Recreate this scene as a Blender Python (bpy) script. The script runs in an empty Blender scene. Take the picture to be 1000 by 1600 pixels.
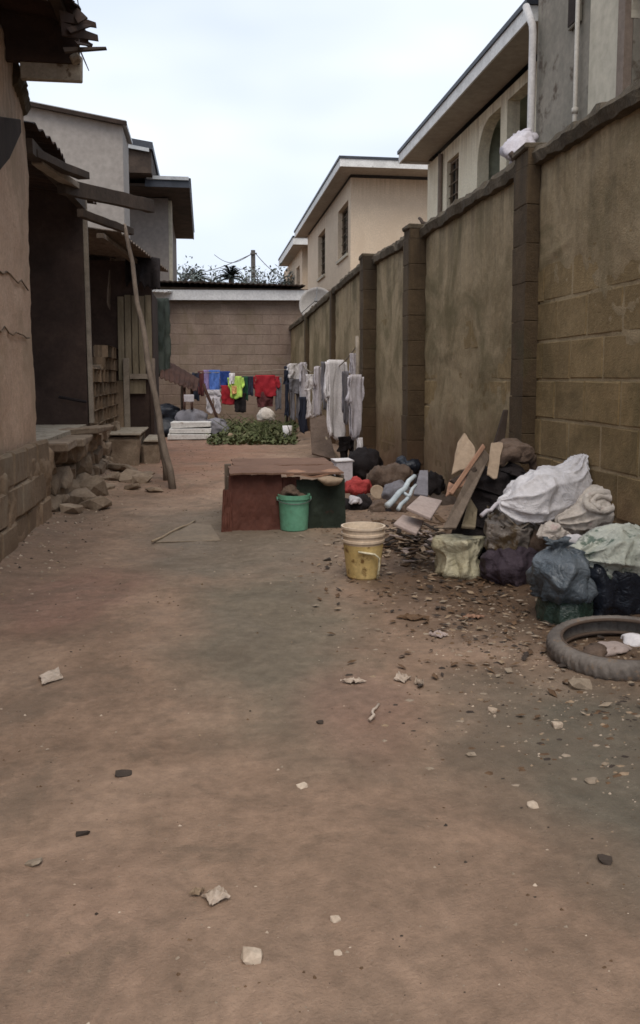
import bpy, math, random
from mathutils import Vector, Matrix, noise, Euler
V = Vector
rnd = random.Random(7)
sc = bpy.context.scene
R = math.radians
PI = math.pi

# ------------------------------------------------------------------ camera
EYE = 1.2
F_PX = 1280.0
SHIFT = 85.0                         # the picture is cropped below the optical axis
PITCH, YAW = math.atan((207 - SHIFT) / F_PX), 0.0
YAW = math.atan(180 / F_PX * math.cos(PITCH))
cam_d = bpy.data.cameras.new('camera')
cam = bpy.data.objects.new('camera', cam_d)
sc.collection.objects.link(cam)
cam.location = (0, 0, EYE)
cam.rotation_euler = (PI / 2 - PITCH, 0, -YAW)
cam_d.sensor_fit = 'VERTICAL'
cam_d.sensor_height = 36
cam_d.lens = 36 * F_PX / 1600
cam_d.shift_y = -SHIFT / 1600
cam_d.clip_start = 0.05
cam_d.clip_end = 2000
sc.camera = cam

# ------------------------------------------------------------------ sky, sun, exposure
SUN_EL, SUN_AZ = R(58), R(182)      # high sun behind an overcast sheet of cloud
world = bpy.data.worlds.new('World')
sc.world = world
world.use_nodes = True
wn, wl = world.node_tree.nodes, world.node_tree.links
wn.clear()
wo = wn.new('ShaderNodeOutputWorld'); bg = wn.new('ShaderNodeBackground')
sky = wn.new('ShaderNodeTexSky'); sky.sky_type = 'NISHITA'; sky.sun_disc = False
sky.sun_elevation = SUN_EL; sky.sun_rotation = SUN_AZ
tc = wn.new('ShaderNodeTexCoord')
mp = wn.new('ShaderNodeMapping'); mp.inputs['Scale'].default_value = (1.0, 1.0, 2.6)
nz = wn.new('ShaderNodeTexNoise'); nz.inputs['Scale'].default_value = 2.1; nz.inputs['Detail'].default_value = 3; nz.inputs['Roughness'].default_value = 0.45
rp = wn.new('ShaderNodeValToRGB')
rp.color_ramp.elements[0].position = 0.34; rp.color_ramp.elements[0].color = (4.75, 5.45, 6.65, 1)
rp.color_ramp.elements[1].position = 0.66; rp.color_ramp.elements[1].color = (7.4, 7.8, 8.35, 1)
mx = wn.new('ShaderNodeMixRGB'); mx.inputs['Fac'].default_value = 0.94
wl.new(tc.outputs['Generated'], mp.inputs['Vector']); wl.new(mp.outputs['Vector'], nz.inputs['Vector'])
wl.new(nz.outputs['Fac'], rp.inputs['Fac']); wl.new(sky.outputs['Color'], mx.inputs['Color1'])
wl.new(rp.outputs['Color'], mx.inputs['Color2']); wl.new(mx.outputs['Color'], bg.inputs['Color'])
bg.inputs['Strength'].default_value = 0.1
wl.new(bg.outputs['Background'], wo.inputs['Surface'])
sun_d = bpy.data.lights.new('sun', 'SUN'); sun_d.energy = 1.5; sun_d.angle = R(45); sun_d.color = (1, 0.90, 0.78)
sun = bpy.data.objects.new('sun', sun_d); sc.collection.objects.link(sun)
sdir = V((math.sin(SUN_AZ) * math.cos(SUN_EL), math.cos(SUN_AZ) * math.cos(SUN_EL), math.sin(SUN_EL)))
sun.rotation_euler = sdir.to_track_quat('Z', 'Y').to_euler()
sun.location = (0, -5, 30)
sc.view_settings.view_transform = 'Standard'
sc.view_settings.look = 'None'
sc.view_settings.exposure = 0.6
sc.view_settings.gamma = 1.0
sc.view_settings.use_curve_mapping = False
sc.render.engine = 'CYCLES'
sc.cycles.filter_width = 1.6
sc.cycles.max_bounces = 6

# ------------------------------------------------------------------ pixel rays of the survey (photograph 1000 x 1600)
_c, _s, _cp, _sp = math.cos(YAW), math.sin(YAW), math.cos(PITCH), math.sin(PITCH)
CF = V((_s * _cp, _c * _cp, -_sp)); CR = V((_c, -_s, 0)); CU = CR.cross(CF)
def ray(px, py): return CF + CR * ((px - 500) / F_PX) + CU * ((800 - SHIFT - py) / F_PX)
def _hit(px, py, ax, val):
    d = ray(px, py); o = V((0, 0, EYE)); return o + d * ((val - o[ax]) / d[ax])
def G(px, py, z=0.0): return _hit(px, py, 2, z)
def PX(px, py, x): return _hit(px, py, 0, x)
def PY(px, py, y): return _hit(px, py, 1, y)

# ------------------------------------------------------------------ mesh helpers
def fb(p, sc_=1.0, oct_=4): return noise.fractal(V(p) * sc_, 0.9, 2.1, oct_)
class MB:
    def __init__(s): s.v = []; s.f = []; s.m = []
    def add(s, vs, fs, mi=0):
        b = len(s.v); s.v += [V(q) for q in vs]
        for f in fs: s.f.append([b + i for i in f]); s.m.append(mi)
        return s
    def box(s, c, d, rot=None, mi=0, jit=0.0):
        c = V(c); m = Euler(rot).to_matrix() if rot else Matrix.Identity(3)
        vs = []
        for x in (-.5, .5):
            for y in (-.5, .5):
                for z in (-.5, .5):
                    q = V((x * d[0], y * d[1], z * d[2]))
                    if jit: q += V((rnd.uniform(-jit, jit), rnd.uniform(-jit, jit), rnd.uniform(-jit, jit)))
                    vs.append(c + m @ q)
        return s.add(vs, [(0, 1, 3, 2), (4, 6, 7, 5), (0, 4, 5, 1), (2, 3, 7, 6), (0, 2, 6, 4), (1, 5, 7, 3)], mi)
    def bx(s, x0, x1, y0, y1, z0, z1, mi=0, jit=0):
        return s.box(((x0 + x1) / 2, (y0 + y1) / 2, (z0 + z1) / 2), (x1 - x0, y1 - y0, z1 - z0), mi=mi, jit=jit)
    def tube(s, pts, rad, seg=8, mi=0, cap=True, squash=1.0):
        pts = [V(p) for p in pts]; n = len(pts)
        if not hasattr(rad, '__len__'): rad = [rad] * n
        vs = []; fs = []; prev = None
        for i, p in enumerate(pts):
            t = (pts[min(i + 1, n - 1)] - pts[max(i - 1, 0)]).normalized()
            if prev is None:
                a = V((0, 0, 1)) if abs(t.z) < .9 else V((1, 0, 0)); x = t.cross(a).normalized()
            else: x = (prev - t * prev.dot(t)).normalized()
            prev = x; y = t.cross(x)
            for k in range(seg):
                a = 2 * PI * k / seg; vs.append(p + (x * math.cos(a) + y * math.sin(a) * squash) * rad[i])
        for i in range(n - 1):
            for k in range(seg):
                k2 = (k + 1) % seg; fs.append((i * seg + k, i * seg + k2, (i + 1) * seg + k2, (i + 1) * seg + k))
        if cap: fs.append(tuple(range(seg))[::-1]); fs.append(tuple((n - 1) * seg + k for k in range(seg)))
        return s.add(vs, fs, mi)
    def grid(s, fn, nu, nv, mi=0):
        vs = [fn(i / nu, j / nv) for j in range(nv + 1) for i in range(nu + 1)]
        w = nu + 1
        return s.add(vs, [(j * w + i, j * w + i + 1, (j + 1) * w + i + 1, (j + 1) * w + i) for j in range(nv) for i in range(nu)], mi)
    def lathe(s, c, prof, seg=32, mi=0, rot=None):
        c = V(c); m = Euler(rot).to_matrix() if rot else Matrix.Identity(3)
        vs = []; fs = []
        for r, z in prof:
            for k in range(seg):
                a = 2 * PI * k / seg; vs.append(c + m @ V((r * math.cos(a), r * math.sin(a), z)))
        for i in range(len(prof) - 1):
            for k in range(seg):
                k2 = (k + 1) % seg; fs.append((i * seg + k, i * seg + k2, (i + 1) * seg + k2, (i + 1) * seg + k))
        return s.add(vs, fs, mi)
    def prism(s, poly, depth, mi=0):
        """poly: list of 3D points in a plane, extruded by vector depth"""
        n = len(poly); d = V(depth); vs = [V(p) for p in poly] + [V(p) + d for p in poly]
        fs = [tuple(range(n))[::-1], tuple(range(n, 2 * n))] + [(i, (i + 1) % n, n + (i + 1) % n, n + i) for i in range(n)]
        return s.add(vs, fs, mi)
    def slab(s, o, ud, ul, vd, top, nrm, thick, step=.06, amp=.01, ns=2.5, bottom=None, mi=0, seed=0):
        """uneven slab: gridded displaced face towards nrm, flat back"""
        o = V(o); ud = V(ud).normalized(); vd = V(vd).normalized(); nrm = V(nrm).normalized()
        tf = top if callable(top) else (lambda u: top); bf = bottom or (lambda u: 0)
        nu = max(2, int(ul / step)); hm = max(tf(ul * k / 8) for k in range(9)); nv = max(2, int(hm / step))
        vs = []; w = nu + 1
        for j in range(nv + 1):
            for i in range(w):
                u = ul * i / nu; a, b = bf(u), tf(u); q = o + ud * u + vd * (a + (b - a) * j / nv)
                d = fb(q + V((seed, 0, 0)), ns) * amp + fb(q + V((0, seed, 3)), ns * 6, 3) * amp * .35
                if i in (0, nu) or j == nv: d -= amp * .6
                vs.append(q + nrm * d)
        N = len(vs)
        for j in (0, nv):
            for i in range(w):
                u = ul * i / nu; a, b = bf(u), tf(u); vs.append(o + ud * u + vd * (a + (b - a) * j / nv) - nrm * thick)
        fs = [(j * w + i, j * w + i + 1, (j + 1) * w + i + 1, (j + 1) * w + i) for j in range(nv) for i in range(nu)]
        for i in range(nu):
            fs.append((N + i, i, i + 1, N + i + 1)[::-1]); t = nv * w
            fs.append((t + i, N + w + i, N + w + i + 1, t + i + 1)[::-1])
            fs.append((N + i, N + i + 1, N + w + i + 1, N + w + i)[::-1])
        fs.append(tuple([j * w for j in range(nv + 1)] + [N + w, N])[::1])
        fs.append(tuple([j * w + nu for j in range(nv + 1)] + [N + w + nu, N + nu])[::-1])
        return s.add(vs, fs, mi)
    def loft(s, pts, rads, seg=40, n=36, amp=.02, ns=7, seed=0, mi=0, floor=None, pleat=0, flat=0.0, pw=2.0):
        """crumpled bag: rings along a path; rads (side, up) at each path point"""
        P = [V(p) for p in pts]; m = len(P) - 1; vs = []; fs = []
        def lerp(arr, t):
            x = t * m; i = min(int(x), m - 1); f = x - i
            g = lambda k: arr[max(0, min(m, k))]
            p0, p1, p2, p3 = g(i - 1), g(i), g(i + 1), g(i + 2)
            return 0.5 * ((2 * p1) + (p2 - p0) * f + (2 * p0 - 5 * p1 + 4 * p2 - p3) * f * f + (3 * p1 - p0 - 3 * p2 + p3) * f ** 3)
        RD = [V((a, b, 0)) for a, b in rads]
        for i in range(n + 1):
            t = i / n; p = lerp(P, t); q = lerp(P, min(1, t + .02)) - lerp(P, max(0, t - .02)); q.normalize()
            r = lerp(RD, t)
            up = V((0, 0, 1)) if abs(q.z) < .92 else V((0, 1, 0))
            sd = q.cross(up).normalized(); uu = sd.cross(q)
            for k in range(seg):
                a = 2 * PI * k / seg; ca, sa = math.cos(a), math.sin(a)
                e = 2 / pw; ca2 = math.copysign(abs(ca) ** e, ca); sa2 = math.copysign(abs(sa) ** e, sa)
                w = p + sd * ca2 * r.x + uu * sa2 * r.y
                d = (w - p); L = d.length or 1
                k1 = (noise.ridged_multi_fractal(w * ns * .6 + V((seed, seed * .7, 0)), 1.0, 2.1, 2, 1.0, 2.0) - 1.0) * amp * .6
                k2 = fb(w + V((seed, 0, seed)), ns * .45, 3) * amp * 1.5
                q3 = w * ns * .55 + V((seed * 1.3, seed, 0)); q3.z *= .6
                q3 += V((noise.noise(q3 * .7), noise.noise(q3 * .7 + V((5, 5, 5))), 0)) * .8
                k2 -= (max(0, 1 - abs(noise.noise(q3)) * 4.5) ** 1.5) * amp * 1.1 - max(0, 1 - abs(noise.noise(q3 * 1.9 + V((2, 7, 1)))) * 5) * amp * .7
                k3 = ((1 - abs(math.sin(a * pleat / 2 + noise.noise(w * 3 + V((seed, 0, 0))) * 3.0 + t * 1.2))) ** 2 - .3) * amp * (.5 + 1.4 * abs(t - .5) * 2) * (.6 + noise.noise(w * 5)) * 1.3 if pleat else 0
                w = w + d / L * (k1 + k2 + k3) * min(1, L / .06)
                if floor is not None and w.z < floor: w.z = floor + (w.z - floor) * .05
                vs.append(w)
        for i in range(n):
            for k in range(seg):
                k2 = (k + 1) % seg; fs.append((i * seg + k, i * seg + k2, (i + 1) * seg + k2, (i + 1) * seg + k))
        fs.append(tuple(range(seg))[::-1]); fs.append(tuple(n * seg + k for k in range(seg)))
        return s.add(vs, fs, mi)
    def build(s, name, mats, parent=None, smooth=False, bevel=0, solid=0, origin=None):
        if origin is None:
            lo = V([min(q[i] for q in s.v) for i in range(3)]); hi = V([max(q[i] for q in s.v) for i in range(3)])
            origin = V(((lo.x + hi.x) / 2, (lo.y + hi.y) / 2, lo.z))
        me = bpy.data.meshes.new(name)
        me.from_pydata([tuple(q - origin) for q in s.v], [], s.f)
        mats = mats if isinstance(mats, (list, tuple)) else [mats]
        for mm in mats: me.materials.append(mm)
        if len(mats) > 1: me.polygons.foreach_set('material_index', s.m)
        if smooth: me.polygons.foreach_set('use_smooth', [True] * len(me.polygons))
        me.update()
        o = bpy.data.objects.new(name, me); sc.collection.objects.link(o)
        put(o, parent, origin)
        if bevel:
            b = o.modifiers.new('bevel', 'BEVEL'); b.width = bevel; b.segments = 1; b.limit_method = 'ANGLE'
        if solid:
            b = o.modifiers.new('solid', 'SOLIDIFY'); b.thickness = solid; b.offset = 0
        return o
def wpos(o):
    p = V(o.location)
    while o.parent: o = o.parent; p += V(o.location)
    return p
def put(o, parent, at):
    if parent: o.parent = parent; o.location = V(at) - wpos(parent)
    else: o.location = at
def tag(o, label=None, cat=None, group=None, kind=None):
    if label: o['label'] = label
    if cat: o['category'] = cat
    if group: o['group'] = group
    if kind: o['kind'] = kind
    return o
def thing(name, at, label, cat, group=None):
    o = bpy.data.objects.new(name, None); sc.collection.objects.link(o); o.location = at
    o.empty_display_size = .2
    return tag(o, label, cat, group)
def inst(me, name, parent, at, rot=(0, 0, 0), scl=(1, 1, 1)):
    o = bpy.data.objects.new(name, me); sc.collection.objects.link(o); put(o, parent, at)
    o.rotation_euler = rot; o.scale = scl
    return o

# ------------------------------------------------------------------ materials
def _base(name, rough, metallic=0.0):
    m = bpy.data.materials.new(name); m.use_nodes = True
    n, l = m.node_tree.nodes, m.node_tree.links
    b = n['Principled BSDF']; b.inputs['Roughness'].default_value = rough; b.inputs['Metallic'].default_value = metallic
    b.inputs['Specular IOR Level'].default_value = .3
    return m, n, l, b
def c4(c): return (c[0], c[1], c[2], 1)
def _noise(n, l, vec, scale, detail=5, rough=.55, dist=0.0):
    t = n.new('ShaderNodeTexNoise'); t.inputs['Scale'].default_value = scale; t.inputs['Detail'].default_value = detail
    t.inputs['Roughness'].default_value = rough; t.inputs['Distortion'].default_value = dist
    l.new(vec, t.inputs['Vector']); return t.outputs['Fac']
def _ramp(n, l, fac, stops):
    r = n.new('ShaderNodeValToRGB'); e = r.color_ramp.elements
    e[0].position, e[0].color = stops[0][0], c4(stops[0][1]); e[1].position, e[1].color = stops[-1][0], c4(stops[-1][1])
    for p, c in stops[1:-1]:
        k = e.new(p); k.color = c4(c)
    l.new(fac, r.inputs['Fac']); return r.outputs['Color']
def _mix(n, l, fac, a, b, mode='MIX'):
    x = n.new('ShaderNodeMixRGB'); x.blend_type = mode
    for s_, v in ((0, fac), (1, a), (2, b)):
        if hasattr(v, 'links'): l.new(v, x.inputs[s_])
        elif s_ == 0: x.inputs[0].default_value = v
        else: x.inputs[s_].default_value = c4(v)
    return x.outputs[0]
def _math(n, l, op, a, b=0.0, clamp=False):
    x = n.new('ShaderNodeMath'); x.operation = op; x.use_clamp = clamp
    for i, v in ((0, a), (1, b)):
        if hasattr(v, 'links'): l.new(v, x.inputs[i])
        else: x.inputs[i].default_value = v
    return x.outputs[0]
def _pos(n, l, stretch=(1, 1, 1), obj=False):
    if obj:
        g = n.new('ShaderNodeTexCoord').outputs['Object']
    else: g = n.new('ShaderNodeNewGeometry').outputs['Position']
    mp_ = n.new('ShaderNodeMapping'); mp_.inputs['Scale'].default_value = stretch; l.new(g, mp_.inputs['Vector'])
    return mp_.outputs['Vector']
def _bump(n, l, b, h, strength=.4, dist=.01):
    k = n.new('ShaderNodeBump'); k.inputs['Strength'].default_value = strength; k.inputs['Distance'].default_value = dist
    l.new(h, k.inputs['Height']); l.new(k.outputs['Normal'], b.inputs['Normal'])
def M(name, c1, c2, scale=4, rough=.85, bump=.4, bscale=60, c3=None, metallic=0, stretch=(1, 1, 1), spots=None, rand=0.0, bdist=.006, crinkle=0):
    m, n, l, b = _base(name, rough, metallic)
    v = _pos(n, l, stretch)
    stops = [(.32, c1), (.68, c2)] if c3 is None else [(.28, c1), (.5, c2), (.72, c3)]
    col = _ramp(n, l, _noise(n, l, v, scale, 7, .6, .3), stops)
    fine = _noise(n, l, v, scale * 9, 4, .6)
    col = _mix(n, l, .35, col, _ramp(n, l, fine, [(.3, (.55, .55, .55)), (.7, (1.35, 1.35, 1.35))]), 'MULTIPLY') if True else col
    if spots:
        c, amt = spots
        k = _ramp(n, l, _noise(n, l, v, scale * 2.3, 6, .65), [(amt, (0, 0, 0)), (min(.99, amt + .09), (1, 1, 1))])
        col = _mix(n, l, k, col, c)
    if rand:
        oi = n.new('ShaderNodeObjectInfo')
        r = _math(n, l, 'MULTIPLY_ADD', oi.outputs['Random'], rand); r.node.inputs[2].default_value = 1 - rand / 2
        cb = n.new('ShaderNodeCombineXYZ')
        for i in range(3): l.new(r, cb.inputs[i])
        col = _mix(n, l, 1.0, col, cb.outputs[0], 'MULTIPLY')
    l.new(col, b.inputs['Base Color'])
    if crinkle:
        def ridge(s_):
            k = _math(n, l, 'ABSOLUTE', _math(n, l, 'SUBTRACT', _noise(n, l, v, s_, 3, .55, 1.2), .5)); return _math(n, l, 'MINIMUM', _math(n, l, 'MULTIPLY', k, 4.5), 1)
        hh = _math(n, l, 'ADD', ridge(crinkle), _math(n, l, 'MULTIPLY', ridge(crinkle * 2.7), .45))
        _bump(n, l, b, hh, .5, .012)
    elif bump: _bump(n, l, b, _noise(n, l, v, bscale, 5, .6), bump, bdist)
    return m
def wallM(name, c1, c2, moss=(.05, .055, .022), damp=(.10, .055, .032), mosslo=.5, zdamp=.9, streak=(.05, .04, .03), ztop=2.8, rand=.12, st=.55):
    """weathered block or plaster: mottled, mossy patches, red splash-back at the foot, dark streaks below the coping"""
    m, n, l, b = _base(name, .93)
    v = _pos(n, l)
    col = _ramp(n, l, _noise(n, l, v, 1.7, 8, .62, .5), [(.3, c1), (.7, c2)])
    fine = _noise(n, l, v, 26, 6, .7)
    col = _mix(n, l, .5, col, _ramp(n, l, fine, [(.3, (.6, .6, .6)), (.7, (1.3, 1.3, 1.3))]), 'MULTIPLY')
    k = _ramp(n, l, _noise(n, l, v, 1.1, 7, .65, .8), [(mosslo, (0, 0, 0)), (mosslo + .16, (.8, .8, .8))])
    col = _mix(n, l, k, col, moss)
    sx = n.new('ShaderNodeSeparateXYZ'); l.new(v, sx.inputs[0]); z = sx.outputs['Z']
    w = _noise(n, l, v, 2.2, 5, .6)
    zz = _math(n, l, 'MULTIPLY_ADD', w, 1.1); l.new(z, zz.node.inputs[2])
    d = _ramp(n, l, _math(n, l, 'DIVIDE', zz, zdamp + .8), [(.35, (.8, .8, .8)), (.8, (0, 0, 0))])
    col = _mix(n, l, d, col, damp)
    vs = _pos(n, l, (6, 6, .35))
    s1 = _noise(n, l, vs, 1.6, 5, .6)
    top = _math(n, l, 'MULTIPLY_ADD', z, 1.0 / .9); top.node.inputs[2].default_value = -(ztop - .95) / .9
    k2 = _math(n, l, 'MULTIPLY', _math(n, l, 'MAXIMUM', top, 0, True), _ramp(n, l, s1, [(.4, (0, 0, 0)), (.62, (1, 1, 1))]), True)
    k2 = _math(n, l, 'MULTIPLY', k2, st * 1.5, True)
    col = _mix(n, l, k2, col, streak)
    if rand:
        oi = n.new('ShaderNodeObjectInfo')
        r = _math(n, l, 'MULTIPLY_ADD', oi.outputs['Random'], rand); r.node.inputs[2].default_value = 1 - rand / 2
        cb = n.new('ShaderNodeCombineXYZ')
        for i in range(3): l.new(r, cb.inputs[i])
        col = _mix(n, l, 1.0, col, cb.outputs[0], 'MULTIPLY')
    l.new(col, b.inputs['Base Color'])
    h = _math(n, l, 'ADD', _noise(n, l, v, 18, 8, .7), _noise(n, l, v, 90, 3, .6))
    _bump(n, l, b, h, .75, .008)
    return m

m_block = wallM('block_face', (.20, .138, .064), (.31, .225, .118), rand=.3, moss=(.085, .065, .028), st=.3)
m_mortar = wallM('mortar', (.29, .22, .13), (.40, .315, .195), mosslo=.64, st=.3, rand=0)
m_render = wallM('cement_render', (.235, .175, .098), (.39, .305, .19), moss=(.125, .10, .048), mosslo=.46, rand=0, damp=(.17, .092, .052), zdamp=1.1, st=.32)
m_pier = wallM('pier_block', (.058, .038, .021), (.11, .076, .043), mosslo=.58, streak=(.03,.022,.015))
m_cope = M('mossy_coping', (.055, .042, .026), (.11, .085, .058), 6, .95, .9, 40, bdist=.015)
m_endblock = wallM('end_block', (.175, .125, .10), (.26, .20, .16), damp=(.16, .12, .09), moss=(.17, .13, .09), rand=.1, ztop=4.6)
m_endmortar = wallM('end_mortar', (.18, .13, .105), (.25, .195, .155), damp=(.16, .12, .09), moss=(.17, .13, .09), rand=0, ztop=4.6)
m_pink = wallM('pink_plaster', (.50, .34, .24), (.64, .46, .34), moss=(.40, .29, .20), mosslo=.5, damp=(.36, .25, .17), zdamp=.1, streak=(.10, .08, .055), ztop=3.4, rand=0, st=.4)
m_plinth = wallM('plinth_plaster', (.19, .13, .08), (.33, .24, .165), moss=(.34, .29, .22), mosslo=.56, damp=(.17, .10, .06), zdamp=.1, rand=.25, ztop=1.4)
m_stone = M('rubble_stone', (.16, .115, .08), (.31, .24, .175), 5, .95, .8, 30, rand=.35, bdist=.012)
m_concrete = M('pale_concrete', (.27, .23, .18), (.40, .35, .28), 5, .9, .5, 40, spots=((.14, .10, .07), .56))
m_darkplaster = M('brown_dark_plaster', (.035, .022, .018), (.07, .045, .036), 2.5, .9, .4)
m_greyplaster = M('grey_plaster', (.27, .245, .225), (.31, .285, .262), .8, .9, .15, 30)
m_greyplaster2 = M('grey_brown_plaster', (.20, .175, .16), (.25, .22, .20), .8, .9, .15, 30)
m_darksheet = M('dark_roof_sheet', (.022, .015, .012), (.05, .034, .027), 3, .98, .4, 30)
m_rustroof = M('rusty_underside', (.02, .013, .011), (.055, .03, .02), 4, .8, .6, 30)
m_oldwood = M('old_grey_wood', (.10, .075, .058), (.20, .155, .12), 3, .85, .7, 25, stretch=(4, 4, 1), rand=.2)
m_darkwood = M('dark_wood', (.035, .025, .02), (.085, .06, .045), 3, .85, .7, 25)
m_palewood = M('pale_wood', (.25, .19, .13), (.38, .30, .21), 4, .85, .5, 30, rand=.2)
m_panel = M('weathered_board', (.14, .115, .075), (.26, .215, .15), 2, .85, .5, 20, stretch=(5, 5, .8), rand=.25)
m_post = M('pale_post', (.20, .165, .13), (.33, .28, .225), 5, .85, .5, 30)
m_cream = wallM('cream_paint', (.60, .48, .36), (.67, .545, .41), moss=(.58, .46, .34), damp=(.5, .38, .27), zdamp=2, streak=(.36, .27, .19), ztop=7.4, rand=0, st=.35)
m_cream2 = wallM('yellow_cream_paint', (.68, .60, .45), (.75, .68, .53), moss=(.62, .54, .40), damp=(.5, .4, .3), zdamp=2, streak=(.34, .27, .19), ztop=5.9, rand=0, st=.4)
m_creampale = M('pale_cream_pilaster', (.42, .375, .29), (.50, .45, .36), 1, .85, .2, 30)
m_stain = M('stained_grey_plaster', (.17, .155, .125), (.28, .245, .20), 1.4, .9, .3, 30, spots=((.10, .075, .055), .56))
m_trim = M('brown_trim', (.16, .12, .095), (.22, .17, .135), 2)
m_whitefascia = M('white_fascia', (.52, .52, .53), (.66, .66, .66), 2, .6, .1)
m_dirtyfascia = M('dirty_white_fascia', (.55, .54, .52), (.74, .73, .71), 3, .6, .1, spots=((.25, .23, .2), .62))
m_soffit = M('soffit', (.30, .26, .215), (.38, .335, .285), 1, .8, .1)
m_roofblue = M('dark_blue_roof', (.025, .03, .04), (.05, .055, .07), 2, .5, .2)
m_roofgrey = M('zinc_roof', (.30, .31, .32), (.45, .45, .45), 2, .45, .2, metallic=.3)
m_glass = M('dark_window_glass', (.012, .014, .014), (.025, .028, .027), 1, .15, 0)
m_frame = M('window_frame_brown', (.12, .085, .055), (.17, .12, .08), 2)
m_interior = M('loggia_wall', (.30, .31, .24), (.36, .37, .29), 1)
m_pipe = M('white_pvc', (.50, .47, .45), (.62, .59, .56), 3, .45, .1)
m_pipe2 = M('cream_pvc', (.42, .38, .32), (.5, .46, .4), 3, .45, .1)
m_rustsheet = M('rust_red_sheet', (.085, .03, .021), (.115, .042, .028), 2, .75, .25, 30, spots=((.06, .03, .022), .66))
m_greensheet = M('dark_green_sheet', (.014, .02, .014), (.026, .036, .024), 2, .75, .25, 30, spots=((.045, .02, .014), .64))
m_ply = M('weathered_plywood', (.14, .078, .053), (.20, .118, .082), 2, .85, .3, 25)
m_tyre = M('dusty_rubber', (.10, .085, .075), (.19, .165, .145), 7, .85, .5, 60, spots=((.20, .14, .095), .56))
m_rubin = M('tyre_inside_mud', (.07, .048, .036), (.10, .07, .052), 5)
m_bgreen = M('green_plastic', (.11, .30, .195), (.17, .39, .27), 3, .45, .1, spots=((.10, .17, .11), .6))
m_yellow = M('dirty_yellow_plastic', (.42, .29, .10), (.56, .42, .19), 5, .45, .1, spots=((.16, .09, .03), .56))
m_pinkwhite = M('pinkish_white_plastic', (.50, .39, .29), (.64, .53, .41), 4, .5, .1)
m_whitesack = M('white_woven_sack', (.50, .485, .50), (.66, .64, .66), 3, .8, .5, 130, spots=((.40, .37, .36), .66), crinkle=7)
m_creamsack = M('cream_rolled_sack', (.45, .40, .36), (.62, .565, .50), 4, .8, .5, 130, spots=((.42, .30, .28), .62), crinkle=8)
m_greysack = M('grey_plastic_sack', (.14, .12, .10), (.30, .265, .24), 5, .35, .4, 90, spots=((.10, .07, .04), .5), crinkle=11)
m_purple = M('dark_purple_cloth', (.035, .025, .035), (.075, .055, .07), 5, .8, .4, crinkle=9)
m_bluegrey = M('blue_grey_bag', (.05, .065, .08), (.13, .15, .17), 5, .3, .4, spots=((.20, .20, .21), .66), crinkle=10)
m_dkgreen = M('bottle_green_bag', (.018, .035, .028), (.035, .055, .045), 5, .3, .3, crinkle=9)
m_navy = M('black_navy_tarp', (.010, .012, .018), (.022, .026, .036), 5, .3, .4, crinkle=7)
m_palegreen = M('pale_green_sack', (.34, .36, .31), (.50, .51, .45), 5, .7, .4, 100, spots=((.11, .145, .115), .54), crinkle=7)
m_creambag = M('cream_plastic_bag', (.42, .38, .25), (.60, .55, .40), 6, .55, .3, spots=((.24, .19, .11), .64), crinkle=11)
m_black = M('black_cloth', (.008, .006, .007), (.022, .016, .016), 5, .9, .4, crinkle=9)
m_card = M('cardboard', (.27, .20, .14), (.36, .275, .20), 4, .85, .3)
m_redcard = M('reddish_board', (.26, .145, .095), (.34, .20, .135), 4, .85, .3)
m_brownc = M('brown_cloth', (.085, .058, .042), (.15, .105, .08), 5, .9, .5, crinkle=9)
m_pinkslab = M('pinkish_board', (.30, .235, .215), (.38, .31, .28), 4, .8, .3)
m_red = M('red_cloth', (.30, .035, .035), (.42, .06, .055), 5, .85, .3, crinkle=10)
m_dred = M('crimson_cloth', (.26, .012, .022), (.36, .02, .03), 5, .85, .3)
m_blue = M('blue_cloth', (.06, .13, .40), (.09, .18, .50), 5, .85, .3)
m_dblue = M('dark_blue_cloth', (.012, .035, .16), (.02, .05, .22), 5, .85, .3)
m_lilac = M('lilac_cloth', (.22, .17, .34), (.28, .22, .42), 5, .85, .3)
m_neon = M('lime_yellow_cloth', (.42, .62, .12), (.52, .72, .16), 5, .85, .2)
m_orange = M('orange_cloth', (.55, .30, .12), (.65, .36, .16), 5, .85, .2)
m_white = M('white_cloth', (.62, .59, .60), (.76, .73, .74), 5, .85, .3)
m_lgrey = M('pale_grey_cloth', (.42, .39, .42), (.56, .53, .56), 5, .85, .3)
m_grey = M('grey_cloth', (.13, .125, .14), (.20, .19, .21), 5, .85, .3)
m_navyc = M('navy_cloth', (.018, .022, .04), (.035, .04, .065), 5, .85, .3)
m_dgreenc = M('dark_green_cloth', (.012, .05, .03), (.02, .08, .045), 5, .85, .3)
m_maroon = M('maroon_cloth', (.07, .02, .022), (.12, .035, .035), 5, .85, .3)
m_rope = M('rope', (.20, .17, .13), (.3, .26, .2), 5)
m_palmetal = M('pale_blue_metal', (.33, .38, .41), (.45, .50, .53), 5, .5, .2)
m_tarpgreen = M('shade_green_tarpaulin', (.010, .015, .011), (.03, .038, .028), 3, .6, .5, spots=((.07, .09, .07), .68))  # dark green cloth with the shade of the gap put into its colour
m_redbrown = M('red_brown_roofing', (.035, .015, .010), (.06, .026, .017), 3, .8, .3)
m_foam = M('white_foam_board', (.52, .50, .48), (.68, .66, .63), 3, .8, .2, spots=((.33, .28, .24), .6))
m_dish = M('dish_mesh', (.30, .28, .27), (.38, .36, .34), 3, .5, .1)
m_metal = M('dull_steel', (.12, .12, .12), (.2, .2, .2), 5, .5, .1, metallic=.5)
m_bark = M('bark', (.09, .07, .055), (.15, .12, .095), 5)
m_palm = M('palm_frond_hazy', (.05, .065, .06), (.09, .11, .105), 2, .7, 0)
m_leafdark = M('leaf_hazy', (.12, .145, .14), (.19, .22, .21), 2, .7, 0, rand=.2)
m_weed = M('weed_leaf', (.045, .055, .022), (.085, .10, .038), 5, .8, 0, c3=(.19, .17, .10))
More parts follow.
